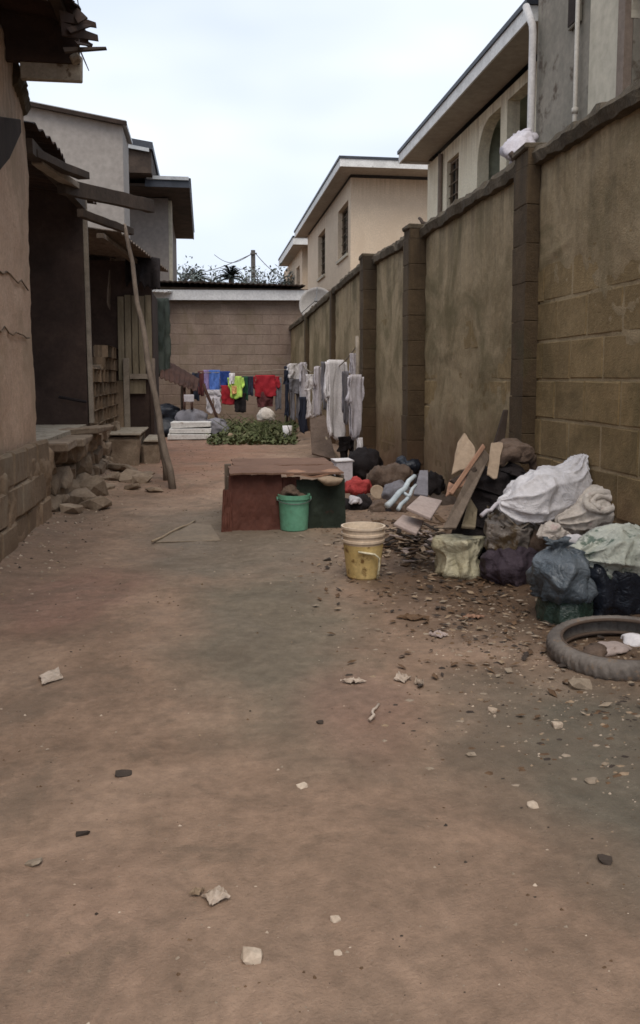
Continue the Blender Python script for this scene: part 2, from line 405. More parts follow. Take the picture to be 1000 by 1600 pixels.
m_polec = M('utility_pole_wood', (.08, .075, .07), (.12, .11, .10), 5)
m_stonew = M('pale_stone', (.36, .28, .21), (.52, .43, .34), 12, .85, .4)
m_dirtstone = M('earthy_stone', (.20, .155, .11), (.32, .26, .20), 10, .9, .5)
m_paper = M('paper_scrap', (.34, .27, .21), (.52, .44, .37), 8, .8, .1)
m_leafdry = M('dry_leaf', (.07, .04, .022), (.15, .09, .05), 14, .85, .1)
m_darkbit = M('dark_bit', (.03, .022, .018), (.06, .045, .035), 14, .85, .1)
m_tan = M('tan_bit', (.22, .155, .10), (.31, .23, .155), 14, .85, .1)
m_sheet = M('flat_grey_board', (.17, .135, .10), (.235, .185, .135), 4, .8, .3)

# ground: brown dirt with red, grey and dark littered patches
def ground_material():
    m, n, l, b = _base('bare_dirt', .9)
    v = _pos(n, l)
    col = _ramp(n, l, _noise(n, l, v, .9, 8, .6, .6), [(.3, (.190, .127, .088)), (.5, (.282, .192, .135)), (.7, (.35, .248, .180))])
    warp = _noise(n, l, v, 1.6, 6, .6)
    sx = n.new('ShaderNodeSeparateXYZ'); l.new(v, sx.inputs[0])
    def blob(c, rx, ry, soft, colr, amt):
        nonlocal col
        dx = _math(n, l, 'MULTIPLY', _math(n, l, 'SUBTRACT', sx.outputs['X'], c[0]), 1 / rx)
        dy = _math(n, l, 'MULTIPLY', _math(n, l, 'SUBTRACT', sx.outputs['Y'], c[1]), 1 / ry)
        r2 = _math(n, l, 'ADD', _math(n, l, 'MULTIPLY', dx, dx), _math(n, l, 'MULTIPLY', dy, dy))
        w = _math(n, l, 'MULTIPLY_ADD', warp, soft * 3.2); w.node.inputs[2].default_value = -soft * 1.6
        r = _math(n, l, 'ADD', _math(n, l, 'SQRT', r2), w)
        k = _ramp(n, l, r, [(.45, (amt, amt, amt)), (1.0, (0, 0, 0))])
        col = _mix(n, l, k, col, colr)
    blob((-.1, 16), 1.6, 8, .3, (.26, .145, .10), .9)
    blob((.25, 6.2), 1.0, 2.2, .35, (.19, .155, .118), .9)
    blob((.3, 3.9), .55, 1.6, .35, (.165, .142, .105), .85)
    blob((1.35, 2.3), .75, 1.1, .35, (.135, .118, .09), .95)
    blob((1.75, 4.6), .95, 2.2, .4, (.085, .05, .028), .9)
    blob((.55, 2.9), .28, .5, .5, (.23, .13, .10), .45)
    blob((-.75, 4.6), .5, .9, .5, (.25, .145, .11), .7)
    blob((-.35, 1.7), .35, .45, .5, (.29, .195, .14), .6)
    blob((.95, 8.5), .8, 1.8, .4, (.11, .075, .055), .6)
    blob((-1.1, 6.2), .5, 1.6, .4, (.18, .12, .085), .6)
    fine = _noise(n, l, v, 22, 8, .7)
    mid = _noise(n, l, v, 5.5, 7, .65, .4)
    col = _mix(n, l, .6, col, _ramp(n, l, mid, [(.3, (.68, .68, .66)), (.7, (1.3, 1.28, 1.27))]), 'MULTIPLY')
    col = _mix(n, l, .5, col, _ramp(n, l, fine, [(.28, (.5, .5, .5)), (.72, (1.4, 1.4, 1.4))]), 'MULTIPLY')
    dampk = _ramp(n, l, _noise(n, l, v, 1.3, 10, .72, .8), [(.53, (0, 0, 0)), (.60, (.4, .4, .4))])
    col = _mix(n, l, dampk, col, (.125, .095, .068))
    sp = _noise(n, l, v, 130, 3, .6)
    col = _mix(n, l, _ramp(n, l, sp, [(.66, (0, 0, 0)), (.72, (.55, .55, .55))]), col, (.34, .28, .22))
    sp2 = _noise(n, l, v, 48, 4, .6)
    col = _mix(n, l, _ramp(n, l, sp2, [(.66, (0, 0, 0)), (.75, (.5, .5, .5))]), col, (.09, .06, .042))
    l.new(col, b.inputs['Base Color'])
    rr = _ramp(n, l, _noise(n, l, v, 1.4, 5, .6), [(.35, (.72, .72, .72)), (.65, (.95, .95, .95))]); l.new(rr, b.inputs['Roughness'])
    h = _math(n, l, 'ADD', _noise(n, l, v, 9, 10, .75), _math(n, l, 'MULTIPLY', _noise(n, l, v, 110, 5, .7), .5))
    _bump(n, l, b, h, .8, .016)
    return m
m_ground = ground_material()

# ------------------------------------------------------------------ ground
A = 2.32           # inner face of the long block wall
XL = -1.42         # left row of houses
def sstep(a, b, x):
    t = max(0, min(1, (x - a) / (b - a))); return t * t * (3 - 2 * t)
def gz(x, y):
    z = fb((x, y, 0), .8, 3) * .018 + fb((x, y, 5), 4.0, 5) * .008 + fb((x, y, 9), 10, 2) * .0035
    z += sstep(1.45, 2.3, x) * .05 * (1 if y > 2 else 0) * (1 - sstep(20, 22, y))
    z += sstep(-.95, -1.5, x) * .06 * sstep(3, 6, y) * (1 - sstep(20, 22, y))
    return z * (1 - sstep(24, 32, abs(y))) * (1 - sstep(8, 12, abs(x)))
xs = [-600, -200, -80, -30, -12, -6, -4] + [-3 + .25 * i for i in range(4)] + [-2 + .05 * i for i in range(92)] + [2.6, 3, 4, 6, 12, 30, 80, 200, 600]
ys = [-300, -60, -15, -4, -1, 0, .6] + [1 + .045 * i for i in range(178)] + [9.01 + .16 * i for i in range(85)] + [23, 25, 28, 34, 45, 70, 120, 250, 500, 900]
g = MB(); W = len(xs)
g.add([(x, y, gz(x, y)) for y in ys for x in xs], [(j * W + i, j * W + i + 1, (j + 1) * W + i + 1, (j + 1) * W + i) for j in range(len(ys) - 1) for i in range(W - 1)])
tag(g.build('ground', m_ground, smooth=True, origin=V((0, 0, 0))), kind='structure')

# ------------------------------------------------------------------ the long block wall on the right
def YW(px): return PX(px, 593, A).y
tops = [(1000, 139), (838, 241), (669, 354), (565, 415), (478, 493)]
tp = sorted([(PX(a, b, A).y, PX(a, b, A).z) for a, b in tops])
tp = [(0.3, tp[0][1])] + tp + [(22.3, tp[-1][1] - .05)]
def ztop(y):
    for (a, za), (b, zb) in zip(tp, tp[1:]):
        if y <= b: return za + (zb - za) * max(0, (y - a)) / (b - a)
    return tp[-1][1]
def rough_block(seed, l_, h_, t_, cham=.008):
    r = random.Random(seed); mb = MB(); vs = []; 
    L, H, T = l_ / 2, h_ / 2, t_ / 2
    j = lambda a=.004: r.uniform(-a, a)
    # T axis = x (front is -x)
    for x, c in ((T, 0), (-T + cham, 0), (-T, cham)):
        for y, z in ((-1, -1), (1, -1), (1, 1), (-1, 1)):
            vs.append((x + j(.002), y * (L - c) + j(), z * (H - c) + j()))
    vs.append((-T + j(.004), j(.03), j(.02)))
    fs = []
    for k in range(2):
        for i in range(4):
            i2 = (i + 1) % 4; fs.append((k * 4 + i, k * 4 + i2, (k + 1) * 4 + i2, (k + 1) * 4 + i))
    for i in range(4): fs.append((8 + i, 8 + (i + 1) % 4, 12))
    mb.add(vs, fs); me = bpy.data.meshes.new('block'); me.from_pydata([tuple(q) for q in mb.v], [], mb.f); return me
CH, BL = .265, .44
blk = [rough_block(i, BL - .014, CH - .014, .04) for i in range(5)]
for b_ in blk: b_.materials.append(m_block)
wall = thing('block_wall', (A + .1, 11, 0), 'long weathered sandcrete block wall with brown piers along the right side of the yard', 'wall')
piers = [(838, 815, 0), (664, 636, 0), (588, 566, 0), (525, 516, 0), (484, 476, 0)]
PW = .24
pspan = [(YW(a), YW(a) + PW) for a, b, c in piers]
edges = [0.3] + [e for p in pspan for e in p] + [22.2]
panels = [(edges[i], edges[i + 1]) for i in range(0, len(edges), 2)]
core = MB()
for (a, b) in panels:
    core.slab((A + .003, a, -.2), (0, 1, 0), b - a, (0, 0, 1), (lambda u, a=a: ztop(a + u) + .2 - .03), (-1, 0, 0), .2, .12, .004, 3)
core.build('wall_core', m_mortar, wall, smooth=False)
r2 = random.Random(3)
for pi_, (a, b) in enumerate(panels[:4]):
    a2 = max(a, 3.3)
    k = 0; z0 = 1.2 - 5 * CH - .002
    for row in range(-1, 13):
        zc = z0 + row * CH + CH / 2
        off = 4.79 + (row % 2) * BL / 2
        i0 = math.floor((a2 - off) / BL) - 1
        for i in range(i0, i0 + 14):
            ya, yb = off + i * BL, off + (i + 1) * BL
            ya2, yb2 = max(ya, a2 + .004), min(yb, b - .004)
            if yb2 - ya2 < .06: continue
            ym = (ya2 + yb2) / 2
            zt = ztop(ym) - .04; zb = zc - CH / 2
            hh = min(CH, zt - zb)
            if hh < .07: continue
            depth = r2.uniform(-.005, .004)
            inst(blk[r2.randrange(5)], 'block', wall, (A + .0165 + depth * .6, ym, zb + hh / 2), (r2.uniform(-.008, .008), 0, r2.uniform(-.008, .008)), (1, (yb2 - ya2) / BL, hh / CH))
def ridg(y, z):
    # broken ledges where the render has slipped, nearly level
    k = noise.noise(V((3, y * .35, z * 3.2 + y * .35))) 
    return max(0, 1 - abs(k) * 9) * max(0, noise.noise(V((8, y * 1.7, z * 1.7))) + .15) * 1.6
# thin cement render that covers the blocks in patches
def render_skin(a, b, cov, step, name='cement_render'):
    mb = MB(); nu = int((b - a) / step); nv = int(2.85 / step)
    def fn(u, v):
        y = a + (b - a) * u; zt = ztop(y) - .03; z = -.1 + (zt + .1) * v
        q = V((0, y, z))
        n1 = fb(q + V((11, 0, 0)), 1.1, 5); n2 = fb(q, 9, 4)
        d = cov(y, z) + n1 * .016 + n2 * .005
        d = max(-.028, min(.016, d))
        if u in (0, 1) or v == 1: d = -.03
        return (A - .006 - d, y, z)
    mb.grid(fn, nu, nv); return mb.build(name, m_render, wall, smooth=True)
render_skin(panels[0][0] + 3.0, panels[0][1], lambda y, z: (z - 1.8) * .013 - .005 - .012 * sstep(1.5, 1.2, z) + .011 * ridg(y, z), .024)
render_skin(panels[1][0], panels[1][1], lambda y, z: .007 - .011 * sstep(.28, .1, abs(z - 1.12 + .1 * math.sin(y * 3))) + .008 * ridg(y, z) * sstep(.6, .2, abs(z - 1.3)), .028)
render_skin(panels[2][0], panels[2][1], lambda y, z: .008, .04)
render_skin(panels[3][0], panels[3][1], lambda y, z: .008, .05)
for a, b in panels[4:]: render_skin(a, b, lambda y, z: .012, .08)
# coping, rough and mossy
def coping(a, b, nm='coping'):
    mb = MB(); n = max(6, int((b - a) / .05)); prof = [(-.065, -.10), (-.08, -.03), (-.05, .02), (.06, .05), (.2, .03), (.27, -.02), (.25, -.10), (.1, -.12)]
    vs = []; fs = []; K = len(prof)
    for i in range(n + 1):
        y = a + (b - a) * i / n
        for k, (px_, pz_) in enumerate(prof):
            q = V((px_ * 3, y, pz_ * 3 + k)); d = fb(q, 5, 4)
            vs.append((A + px_ + d * .022, y, ztop(y) + pz_ + fb(q + V((9, 0, 0)), 6, 4) * .022))
    for i in range(n):
        for k in range(K): fs.append((i * K + k, i * K + (k + 1) % K, (i + 1) * K + (k + 1) % K, (i + 1) * K + k))
    fs.append(tuple(range(K))); fs.append(tuple(n * K + k for k in range(K))[::-1])
    mb.add(vs, fs); mb.build(nm, m_cope, wall)
for a, b in panels: coping(a + .002, b - .002)
pblk = [rough_block(20 + i, PW - .004, CH - .003, .2, .004) for i in range(4)]
for b_ in pblk: b_.materials.append(m_pier)
for i, ((ya, yb), (pxa, pxb, _)) in enumerate(zip(pspan, piers)):
    xo = PX(pxb, 593, 0).x if False else PY(pxb, 593, ya).x
    zt = ztop(ya) + (.0 if i else .02)
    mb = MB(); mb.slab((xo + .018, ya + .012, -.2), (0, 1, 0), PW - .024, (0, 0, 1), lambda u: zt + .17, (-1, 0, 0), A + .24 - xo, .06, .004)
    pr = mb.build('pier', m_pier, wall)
    if i < 3:
        z0 = 1.2 - 5 * CH - .12
        for row in range(-1, 13):
            zb = z0 + row * CH; hh = min(CH, zt - zb)
            if hh < .08 or zb < -.3: continue
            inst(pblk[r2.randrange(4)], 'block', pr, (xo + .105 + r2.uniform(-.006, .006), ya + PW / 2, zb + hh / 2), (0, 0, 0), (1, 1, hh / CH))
        # slab cap of the pier
        mb = MB(); mb.box((xo + .17, ya + PW / 2, zt + .01), (.36, PW + .015, .05), jit=.012); mb.build('pier_cap', m_cope, pr, bevel=.01)
        # camera-side return face of the pier is stacked blocks too
        for row in range(-1, 13):
            zb = z0 + row * CH; hh = min(CH, zt - zb)
            if hh < .08 or zb < -.3: continue
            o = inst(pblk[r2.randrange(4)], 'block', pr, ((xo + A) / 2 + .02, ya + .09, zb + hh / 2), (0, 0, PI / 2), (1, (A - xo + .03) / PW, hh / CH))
# sticks bedded in the coping
def stick(p, q, r, name, label, mat, cat='stick', n=5, wob=.01, group=None):
    p, q = V(p), V(q); pts = []
    for i in range(n + 1):
        t = i / n; w = p.lerp(q, t)
        if 0 < i < n: w += V((rnd.uniform(-wob, wob), rnd.uniform(-wob, wob), rnd.uniform(-wob, wob)))
        pts.append(w)
    mb = MB(); mb.tube(pts, [r * (1 - .25 * i / n) for i in range(n + 1)], 8)
    return tag(mb.build(name, mat, smooth=True), label, cat, group)
a = PX(672, 356, A); stick(a + V((.02, .1, .02)), PX(655, 344, A - .05) + V((0, 0, .02)), .022, 'wood_stub', 'short dark wooden stub poking up from the wall top beside the second pier', m_darkwood)
a = PX(818, 255, A); stick(a + V((.05, .2, 0)), PX(797, 238, A - .03), .026, 'wood_stub', 'dark wooden stub sticking out of the mossy wall top left of the white downpipe', m_darkwood)
# torn grey sack on top of the first pier
p = PX(826, 238, A + .05); q = PX(832, 200, A + .35)
mb = MB(); mb.loft([p + V((-.04, .2, -.03)), p + V((.02, .3, .1)), q + V((0, .15, -.04)), q + V((0, .1, .02))], [(.03, .03), (.12, .08), (.09, .06), (.02, .02)], 28, 26, .02, 14, 3)
tag(mb.build('rag', m_lgrey, smooth=True), 'pale grey rag bunched on the wall top beside the white downpipe', 'rag')

# ------------------------------------------------------------------ building at the end of the yard
YE = 22.0
pl, pr_ = PY(225, 462, YE), PY(472, 462, YE)
zb_, zt_ = PY(400, 475, YE).z, PY(400, 450, YE).z
eb = thing('low_block_house', ((pl.x + pr_.x) / 2, YE, 0), 'low block house with white fascia closing the far end of the yard', 'house')
xa, xb = PY(228, 600, YE + .1).x, PY(474, 600, YE + .1).x
mb = MB(); mb.bx(xa, xb + 3, YE + .094, YE + 5, -.1, zt_ + .0); mb.build('wall', m_endmortar, eb)
eblk = [rough_block(40 + i, BL - .01, CH - .010, .04, .008) for i in range(4)]
for b_ in eblk: b_.materials.append(m_endblock)
for row in range(0, 14):
    z = row * CH
    hh = min(CH, zt_ - .02 - z)
    if hh < .05: continue
    x = xa + (row % 2) * BL / 2 - BL
    while x < xb + .6:
        x0, x1 = max(x, xa + .004), x + BL
        if x1 - x0 > .08:
            inst(eblk[r2.randrange(4)], 'block', eb, ((x0 + x1) / 2, YE + .105 + r2.uniform(-.003, .003), z + hh / 2), (0, 0, PI / 2), (1, (x1 - x0) / BL, hh / CH))
        x += BL
mb = MB(); mb.box(((pl.x + pr_.x) / 2 + .1, YE - .14, (zb_ + zt_) / 2 + .0), (pr_.x - pl.x + .2, .04, (zt_ - zb_) * .62), (0, R(-.6), 0)); mb.build('fascia', m_whitefascia, eb)
mb = MB()
mb.grid(lambda u, v: (pl.x - .35 + (pr_.x - pl.x + .4) * u, YE - .3 + 6 * v, zt_ + .02 + .035 + .25 * v + .012 * math.sin(u * 200) + .06 * (1 - u)), 120, 6)
mb.build('roof', m_darksheet, eb, solid=.03)
mb = MB(); w0, w1 = PY(200, 448, YE - .6), PY(262, 455, YE - .6)
mb.grid(lambda u, v: (w0.x + (w1.x - w0.x) * u + .2 * v, YE - .6 + .9 * v, w0.z - .06 - .04 * u + .012 * math.sin(u * 60) + .05 * v), 40, 4)
mb.build('roof_sheet', m_whitefascia, eb, solid=.05)

# ------------------------------------------------------------------ tall houses behind the wall (right)
def wall_open(mb, X, y0, y1, z0, z1, ops, depth=.2, sgn=1, mi=0):
    """wall face in plane x=X looking to -x; ops = list of (ya, yb, za, zb)"""
    Ys = sorted({y0, y1, *[o[0] for o in ops], *[o[1] for o in ops]}); Zs = sorted({z0, z1, *[o[2] for o in ops], *[o[3] for o in ops]})
    for i in range(len(Ys) - 1):
        for j in range(len(Zs) - 1):
            ym, zm = (Ys[i] + Ys[i + 1]) / 2, (Zs[j] + Zs[j + 1]) / 2
            if any(o[0] < ym < o[1] and o[2] < zm < o[3] for o in ops): continue
            mb.add([(X, Ys[i], Zs[j]), (X, Ys[i + 1], Zs[j]), (X, Ys[i + 1], Zs[j + 1]), (X, Ys[i], Zs[j + 1])], [(0, 3, 2, 1)], mi)
    for ya, yb, za, zb in ops:
        for q in (((ya, za), (yb, za)), ((yb, za), (yb, zb)), ((yb, zb), (ya, zb)), ((ya, zb), (ya, za))):
            (p1, q1), (p2, q2) = q
            mb.add([(X, p1, q1), (X, p2, q2), (X + depth, p2, q2), (X + depth, p1, q1)], [(0, 1, 2, 3)], mi)
def window(par, X, ya, yb, za, zb, depth=.14, bars=1):
    mb = MB(); t = .06
    x0, x1 = X + depth - .05, X + depth
    mb.bx(x0, x1, ya + .002, ya + t, za + .002, zb - .002); mb.bx(x0, x1, yb - t, yb - .002, za + .002, zb - .002)
    mb.bx(x0, x1, ya + t, yb - t, za + .002, za + t); mb.bx(x0, x1, ya + t, yb - t, zb - t, zb - .002)
    for k in range(bars):
        y = ya + (yb - ya) * (k + 1) / (bars + 1); mb.bx(x0, x1, y - .025, y + .025, za + t, zb - t)
    for k in range(5):
        z = za + (zb - za) * (k + 1) / 6; mb.bx(x0 - .03, x0 - .012, ya + .01, yb - .01, z - .008, z + .008)
    f = mb.build('window', m_frame, par)
    mb = MB(); mb.bx(X + depth + .004, X + depth + .02, ya + .01, yb - .01, za + .01, zb - .01); mb.build('pane', m_glass, f)
    mb = MB(); mb.bx(X - .06, X + .06, ya - .05, yb + .05, za - .09, za - .004); mb.build('sill', m_creampale, f)
def roof_hip(par, X0, X1, Y0, Y1, ze, pitch, mroof, t=.07):
    rise = math.tan(R(pitch)); w = (X1 - X0) / 2; h = w * rise; xm = (X0 + X1) / 2
    mb = MB(); a, b = (xm, Y0 + w, ze + h), (xm, max(Y0 + w + .1, Y1 - w), ze + h)
    c = [(X0, Y0, ze), (X1, Y0, ze), (X1, Y1, ze), (X0, Y1, ze)]
    mb.add(c + [a, b], [(0, 1, 4), (1, 2, 5, 4), (2, 3, 5), (3, 0, 4, 5)])
    mb.add([(x, y, z - t) for x, y, z in c] + [(x, y, z - .001) for x, y, z in c], [(0, 1, 5, 4), (1, 2, 6, 5), (2, 3, 7, 6), (3, 0, 4, 7), (3, 2, 1, 0)])
    mb.build('roof', mroof, par)
def eaves(par, X0, X1, Y0, Y1, ze, fh, wX0, wY0, wX1, wY1, mf=None):
    f = mf or m_dirtyfascia
    mb = MB(); zt = ze - .072; t = .03; i = .03
    mb.bx(X0 + i, X0 + i + t, Y0 + i, Y1 - i, zt - fh, zt); mb.bx(X0 + i + t, X1 - i, Y0 + i, Y0 + i + t, zt - fh, zt)
    mb.bx(X1 - i - t, X1 - i, Y0 + i + t, Y1 - i, zt - fh, zt); mb.bx(X0 + i + t, X1 - i - t, Y1 - i - t, Y1 - i, zt - fh, zt)
    mb.build('fascia', f, par)
    mb = MB(); zs = zt - fh + .05
    o = .064
    for x0, x1, y0, y1 in ((X0 + o, wX0, Y0 + o, Y1 - o), (wX0, X1 - o, Y0 + o, wY0), (wX0, X1 - o, wY1, Y1 - o), (wX1, X1 - o, wY0, wY1)):
        if x1 > x0 and y1 > y0: mb.bx(x0, x1, y0, y1, zs, zs + .02)
    mb.build('soffit', m_soffit, par)
# first tall house
H1X, zs1 = 5.0, 5.96
y_far = PX(668, 300, H1X).y; y_near = PX(822, 40, 4.33).y + .5
e1 = 6.26
h1 = thing('two_storey_house', (8, 15, 0), 'cream two storey house with arched balcony opening behind the wall right of centre', 'house')
def Y1(px): return PX(px, 300, H1X).y
lz = 3.2
lo = (Y1(832), Y1(790), lz, 5.78); lo2 = (Y1(780), Y1(745), lz, 5.78)
win1 = (Y1(716), Y1(698), 4.2, PX(706, 247, H1X).z)
mb = MB(); wall_open(mb, H1X, y_near, y_far, 0, zs1, [lo, lo2, win1], .22)
mb.add([(H1X, y_far, 0), (14, y_far, 0), (14, y_far, zs1), (H1X, y_far, zs1)], [(0, 1, 2, 3)])
mb.add([(H1X, y_near, 0), (14, y_near, 0), (14, y_near, zs1), (H1X, y_near, zs1)], [(3, 2, 1, 0)])
mb.add([(14, y_near, 0), (14, y_far, 0), (14, y_far, zs1), (14, y_near, zs1)], [(0, 1, 2, 3)])
mb.build('wall', m_cream2, h1)
window(h1, H1X, *win1, depth=.12)
# arch spandrels
for (ya, yb) in ((lo2[0], lo2[1]),):
    mb = MB(); n = 10; r = min(.62, (yb - ya) * .9)
    poly = [(H1X + .005, yb, 5.779), (H1X + .005, yb, 5.779 - r)] + [(H1X + .005, yb - r + r * math.cos(R(90 * k / n)), 5.779 - r + r * math.sin(R(90 * k / n))) for k in range(n + 1)]
    mb.prism(poly, (.21, 0, 0)); mb.build('arch_spandrel', m_cream2, h1)
mb = MB(); bx0 = H1X + 1.3
mb.add([(bx0, lo[0] - .5, lz - .4), (bx0, lo2[1] + .5, lz - .4), (bx0, lo2[1] + .5, zs1), (bx0, lo[0] - .5, zs1)], [(0, 3, 2, 1)])
mb.add([(H1X + .221, lo2[1] + .1, lz - .4), (bx0, lo2[1] + .1, lz - .4), (bx0, lo2[1] + .1, zs1), (H1X + .221, lo2[1] + .1, zs1)], [(0, 1, 2, 3)])
mb.add([(H1X + .221, lo[0] - .1, lz - .4), (bx0, lo[0] - .1, lz - .4), (bx0, lo[0] - .1, zs1), (H1X + .221, lo[0] - .1, zs1)], [(0, 1, 2, 3)])
mb.bx(H1X + .23, bx0 - .01, lo[0] - .09, lo2[1] + .09, lz - .3, lz - .1)
mb.bx(H1X + .23, bx0 - .01, lo[0] - .09, lo2[1] + .09, 5.82, 5.9)
mb.build('balcony_recess', m_interior, h1)
for (ya, yb) in ((lo2[0] + .55, lo2[0] + 1.35), (lo[0] + .35, lo[0] + 1.1)):
    mb = MB(); mb.bx(bx0 - .05, bx0 - .004, ya, yb, lz - .1, 5.4); d = mb.build('door', m_frame, h1)
    mb = MB(); mb.bx(bx0 - .07, bx0 - .052, ya + .08, yb - .08, lz, 5.3); mb.build('pane', m_glass, d)
mb = MB(); mb.tube([(H1X - .05, Y1(691), 0), (H1X - .05, Y1(691), 5.9)], .05, 8); mb.build('downpipe', m_trim, h1)
eX = 4.33
yeN = PX(822, 40, eX).y
roof_hip(h1, eX, 15, yeN, y_far + .15, e1 + .02, 20, m_roofblue)
eaves(h1, eX, 15, yeN, y_far + .15, e1 + .02, .2, H1X, yeN + .5, 14, y_far)
# second tall house
H2Y = 25.0; c2 = PY(548, 300, H2Y).x; e2 = PY(530, 245, 23.9).z; ex2 = PY(530, 245, 23.9).x
zs2 = e2 - .3
h2 = thing('two_storey_house', (8, 30, 0), 'peach two storey house with blank end wall in the middle distance', 'house')
def Y2(px): return PX(px, 350, c2).y
w_a = (Y2(544), Y2(528), PX(536, 402, c2).z, PX(536, 322, c2).z)
w_b = (Y2(508), Y2(497), PX(503, 432, c2).z, PX(503, 362, c2).z)
w_c = (Y2(487), Y2(476), PX(480, 450, c2).z, PX(480, 385, c2).z)
Y2E = PX(459, 352, ex2).y - .6
mb = MB(); wall_open(mb, c2, H2Y, Y2E, 0, zs2, [w_a, w_b], .25)
mb.add([(c2, H2Y, 0), (15, H2Y, 0), (15, H2Y, zs2), (c2, H2Y, zs2)], [(0, 1, 2, 3)])
mb.add([(c2, Y2E, 0), (15, Y2E, 0), (15, Y2E, zs2), (c2, Y2E, zs2)], [(0, 3, 2, 1)])
mb.build('wall', m_cream, h2)
for w_ in (w_a, w_b): window(h2, c2, *w_, depth=.2)
roof_hip(h2, ex2, 16, 23.9, Y2E + .6, e2 + .04, 14, m_roofblue)
eaves(h2, ex2, 16, 23.9, Y2E + .6, e2 + .04, .22, c2, H2Y, 15, Y2E)
# third tall house
h3 = thing('two_storey_house', (9, 44, 0), 'farthest cream house with a low eave beside the end block house', 'house')
Y3 = PY(458, 362, 37.5); ez = e2; ex3 = PY(457, 362, 37.2).x
c3 = ex3 + .55
mb = MB(); wall_open(mb, c3, 38.2, 47, 0, ez - .3, [(39.2, 40.6, 4.6, 6.6), (42.5, 44, 4.6, 6.6)], .25)
mb.add([(c3, 38.2, 0), (15, 38.2, 0), (15, 38.2, ez - .3), (c3, 38.2, ez - .3)], [(0, 1, 2, 3)]); mb.build('wall', m_cream, h3)
window(h3, c3, 39.2, 40.6, 4.6, 6.6, .2); window(h3, c3, 42.5, 44, 4.6, 6.6, .2)
roof_hip(h3, ex3, 16, 37.2, 44.5, ez + .04, 14, m_roofblue)
eaves(h3, ex3, 16, 37.2, 44.5, ez + .04, .3, c3, 38.2, 15, 44)
# near stained building
h4 = thing('stained_house', (7, 7, 0), 'grey stained plaster building with white downpipes rising above the near wall', 'house')
NX = 4.2
def Y4(px): return PX(px, 150, NX).y
yn = Y4(838)
aw = (Y4(1075), Y4(986), 2.3, PX(986, 15, NX).z + .35)
mb = MB(); wall_open(mb, NX, 2, yn, 0, 8.5, [aw], .2)
mb.add([(NX, yn, 0), (10, yn, 0), (10, yn, 8.5), (NX, yn, 8.5)], [(0, 1, 2, 3)])
mb.add([(NX, 2, 0), (10, 2, 0), (10, 2, 8.5), (NX, 2, 8.5)], [(0, 1, 2, 3)])
mb.add([(NX, 2, 8.5), (10, 2, 8.5), (10, yn, 8.5), (NX, yn, 8.5)], [(0, 1, 2, 3)])
mb.build('wall', m_stain, h4)
mb = MB(); mb.bx(NX - .06, NX - .003, Y4(974), Y4(927), 0, 8.4); mb.build('pilaster', m_creampale, h4)
mb = MB(); mb.bx(NX - .09, NX - .004, Y4(986) + .002, Y4(975), 0, 8.4); mb.build('trim', m_trim, h4)
window(h4, NX, *aw, depth=.16)
mb = MB(); r = .45; n = 10; yb = aw[1]; zt = aw[3] - .003
mb.prism([(NX - .03, yb - .003, zt), (NX - .03, yb - .003, zt - r)] + [(NX - .03, yb - .003 - r + r * math.cos(R(90 * k / n)), zt - r + r * math.sin(R(90 * k / n))) for k in range(n + 1)], (.12, 0, 0)); mb.build('arch_spandrel', m_creampale, h4)
p0 = PX(823, 14, NX - .5); p1 = PX(834, 42, NX - .08); p2 = PX(838, 255, NX - .08)
p1.y = p2.y = (p1.y + p2.y) / 2
mb = MB(); e0 = PX(822, 10, NX - .1); e1_ = PX(833, 38, NX - .1)
p1.y = e1_.y
mb.tube([e0, V((NX - .1, e1_.y + .02, e1_.z)), V((NX - .1, p1.y, e1_.z - .1)), V((NX - .1, p1.y, p2.z)), V((NX - .1, p1.y, .1))], .046, 12)
mb.build('downpipe', m_pipe, h4, smooth=True)
y_ = Y4(907)
mb = MB(); mb.tube([(NX - .06, y_, 8), (NX - .06, y_, .1)], .025, 10); pp = mb.build('downpipe', m_pipe2, h4, smooth=True)
mb = MB(); zz = PX(907, 173, NX).z; mb.tube([(NX - .06, y_, zz - .03), (NX - .06, y_, zz + .03)], .036, 10); mb.build('pipe_joint', m_pipe2, pp, smooth=True)
mb = MB(); cpos = PX(890, 28, NX - .1)   # thin box and dark plate standing for rusty stains on the plaster
mb.bx(NX - .05, NX - .004, cpos.y - .12, cpos.y + .16, cpos.z - .08, cpos.z + .3); ac = mb.build('stain_box', m_stain, h4, bevel=.01)
mb = MB(); mb.bx(NX - .062, NX - .052, cpos.y - .09, cpos.y + .13, cpos.z - .05, cpos.z + .27); mb.build('stain_plate', m_darksheet, ac)
# satellite dish on a pole behind the wall
dc = PY(496, 479, 19.5)
ds = thing('satellite_dish', (dc.x, dc.y, 0), 'round white satellite dish peeping over the far end of the wall', 'satellite dish')
mb = MB(); rd = .42; prof = [(rd * k / 8, .16 * (k / 8) ** 2) for k in range(0, 9)]
mb.lathe(dc, prof, 36, rot=(R(78), 0, R(-12))); mb.build('dish', m_dish, ds, smooth=True, solid=.01)
mb = MB(); mb.tube([(dc.x, dc.y + .06, 0), (dc.x, dc.y + .06, dc.z)], .03, 8); mb.build('mast', m_metal, ds)
mb = MB(); nd = Euler((R(78), 0, R(-12))).to_matrix() @ V((0, 0, 1)); tip = dc + nd * .5 
for k in range(3):
    a = 2 * PI * k / 3 + PI / 2; rim = dc + Euler((R(78), 0, R(-12))).to_matrix() @ V((rd * math.cos(a), rd * math.sin(a), .16)); mb.tube([rim, tip], .009, 6)
mb.build('feed_strut', m_metal, ds)
mb = MB(); mb.tube([tip - nd * .04, tip + nd * .05], .04, 10); mb.build('feed_horn', m_metal, ds)

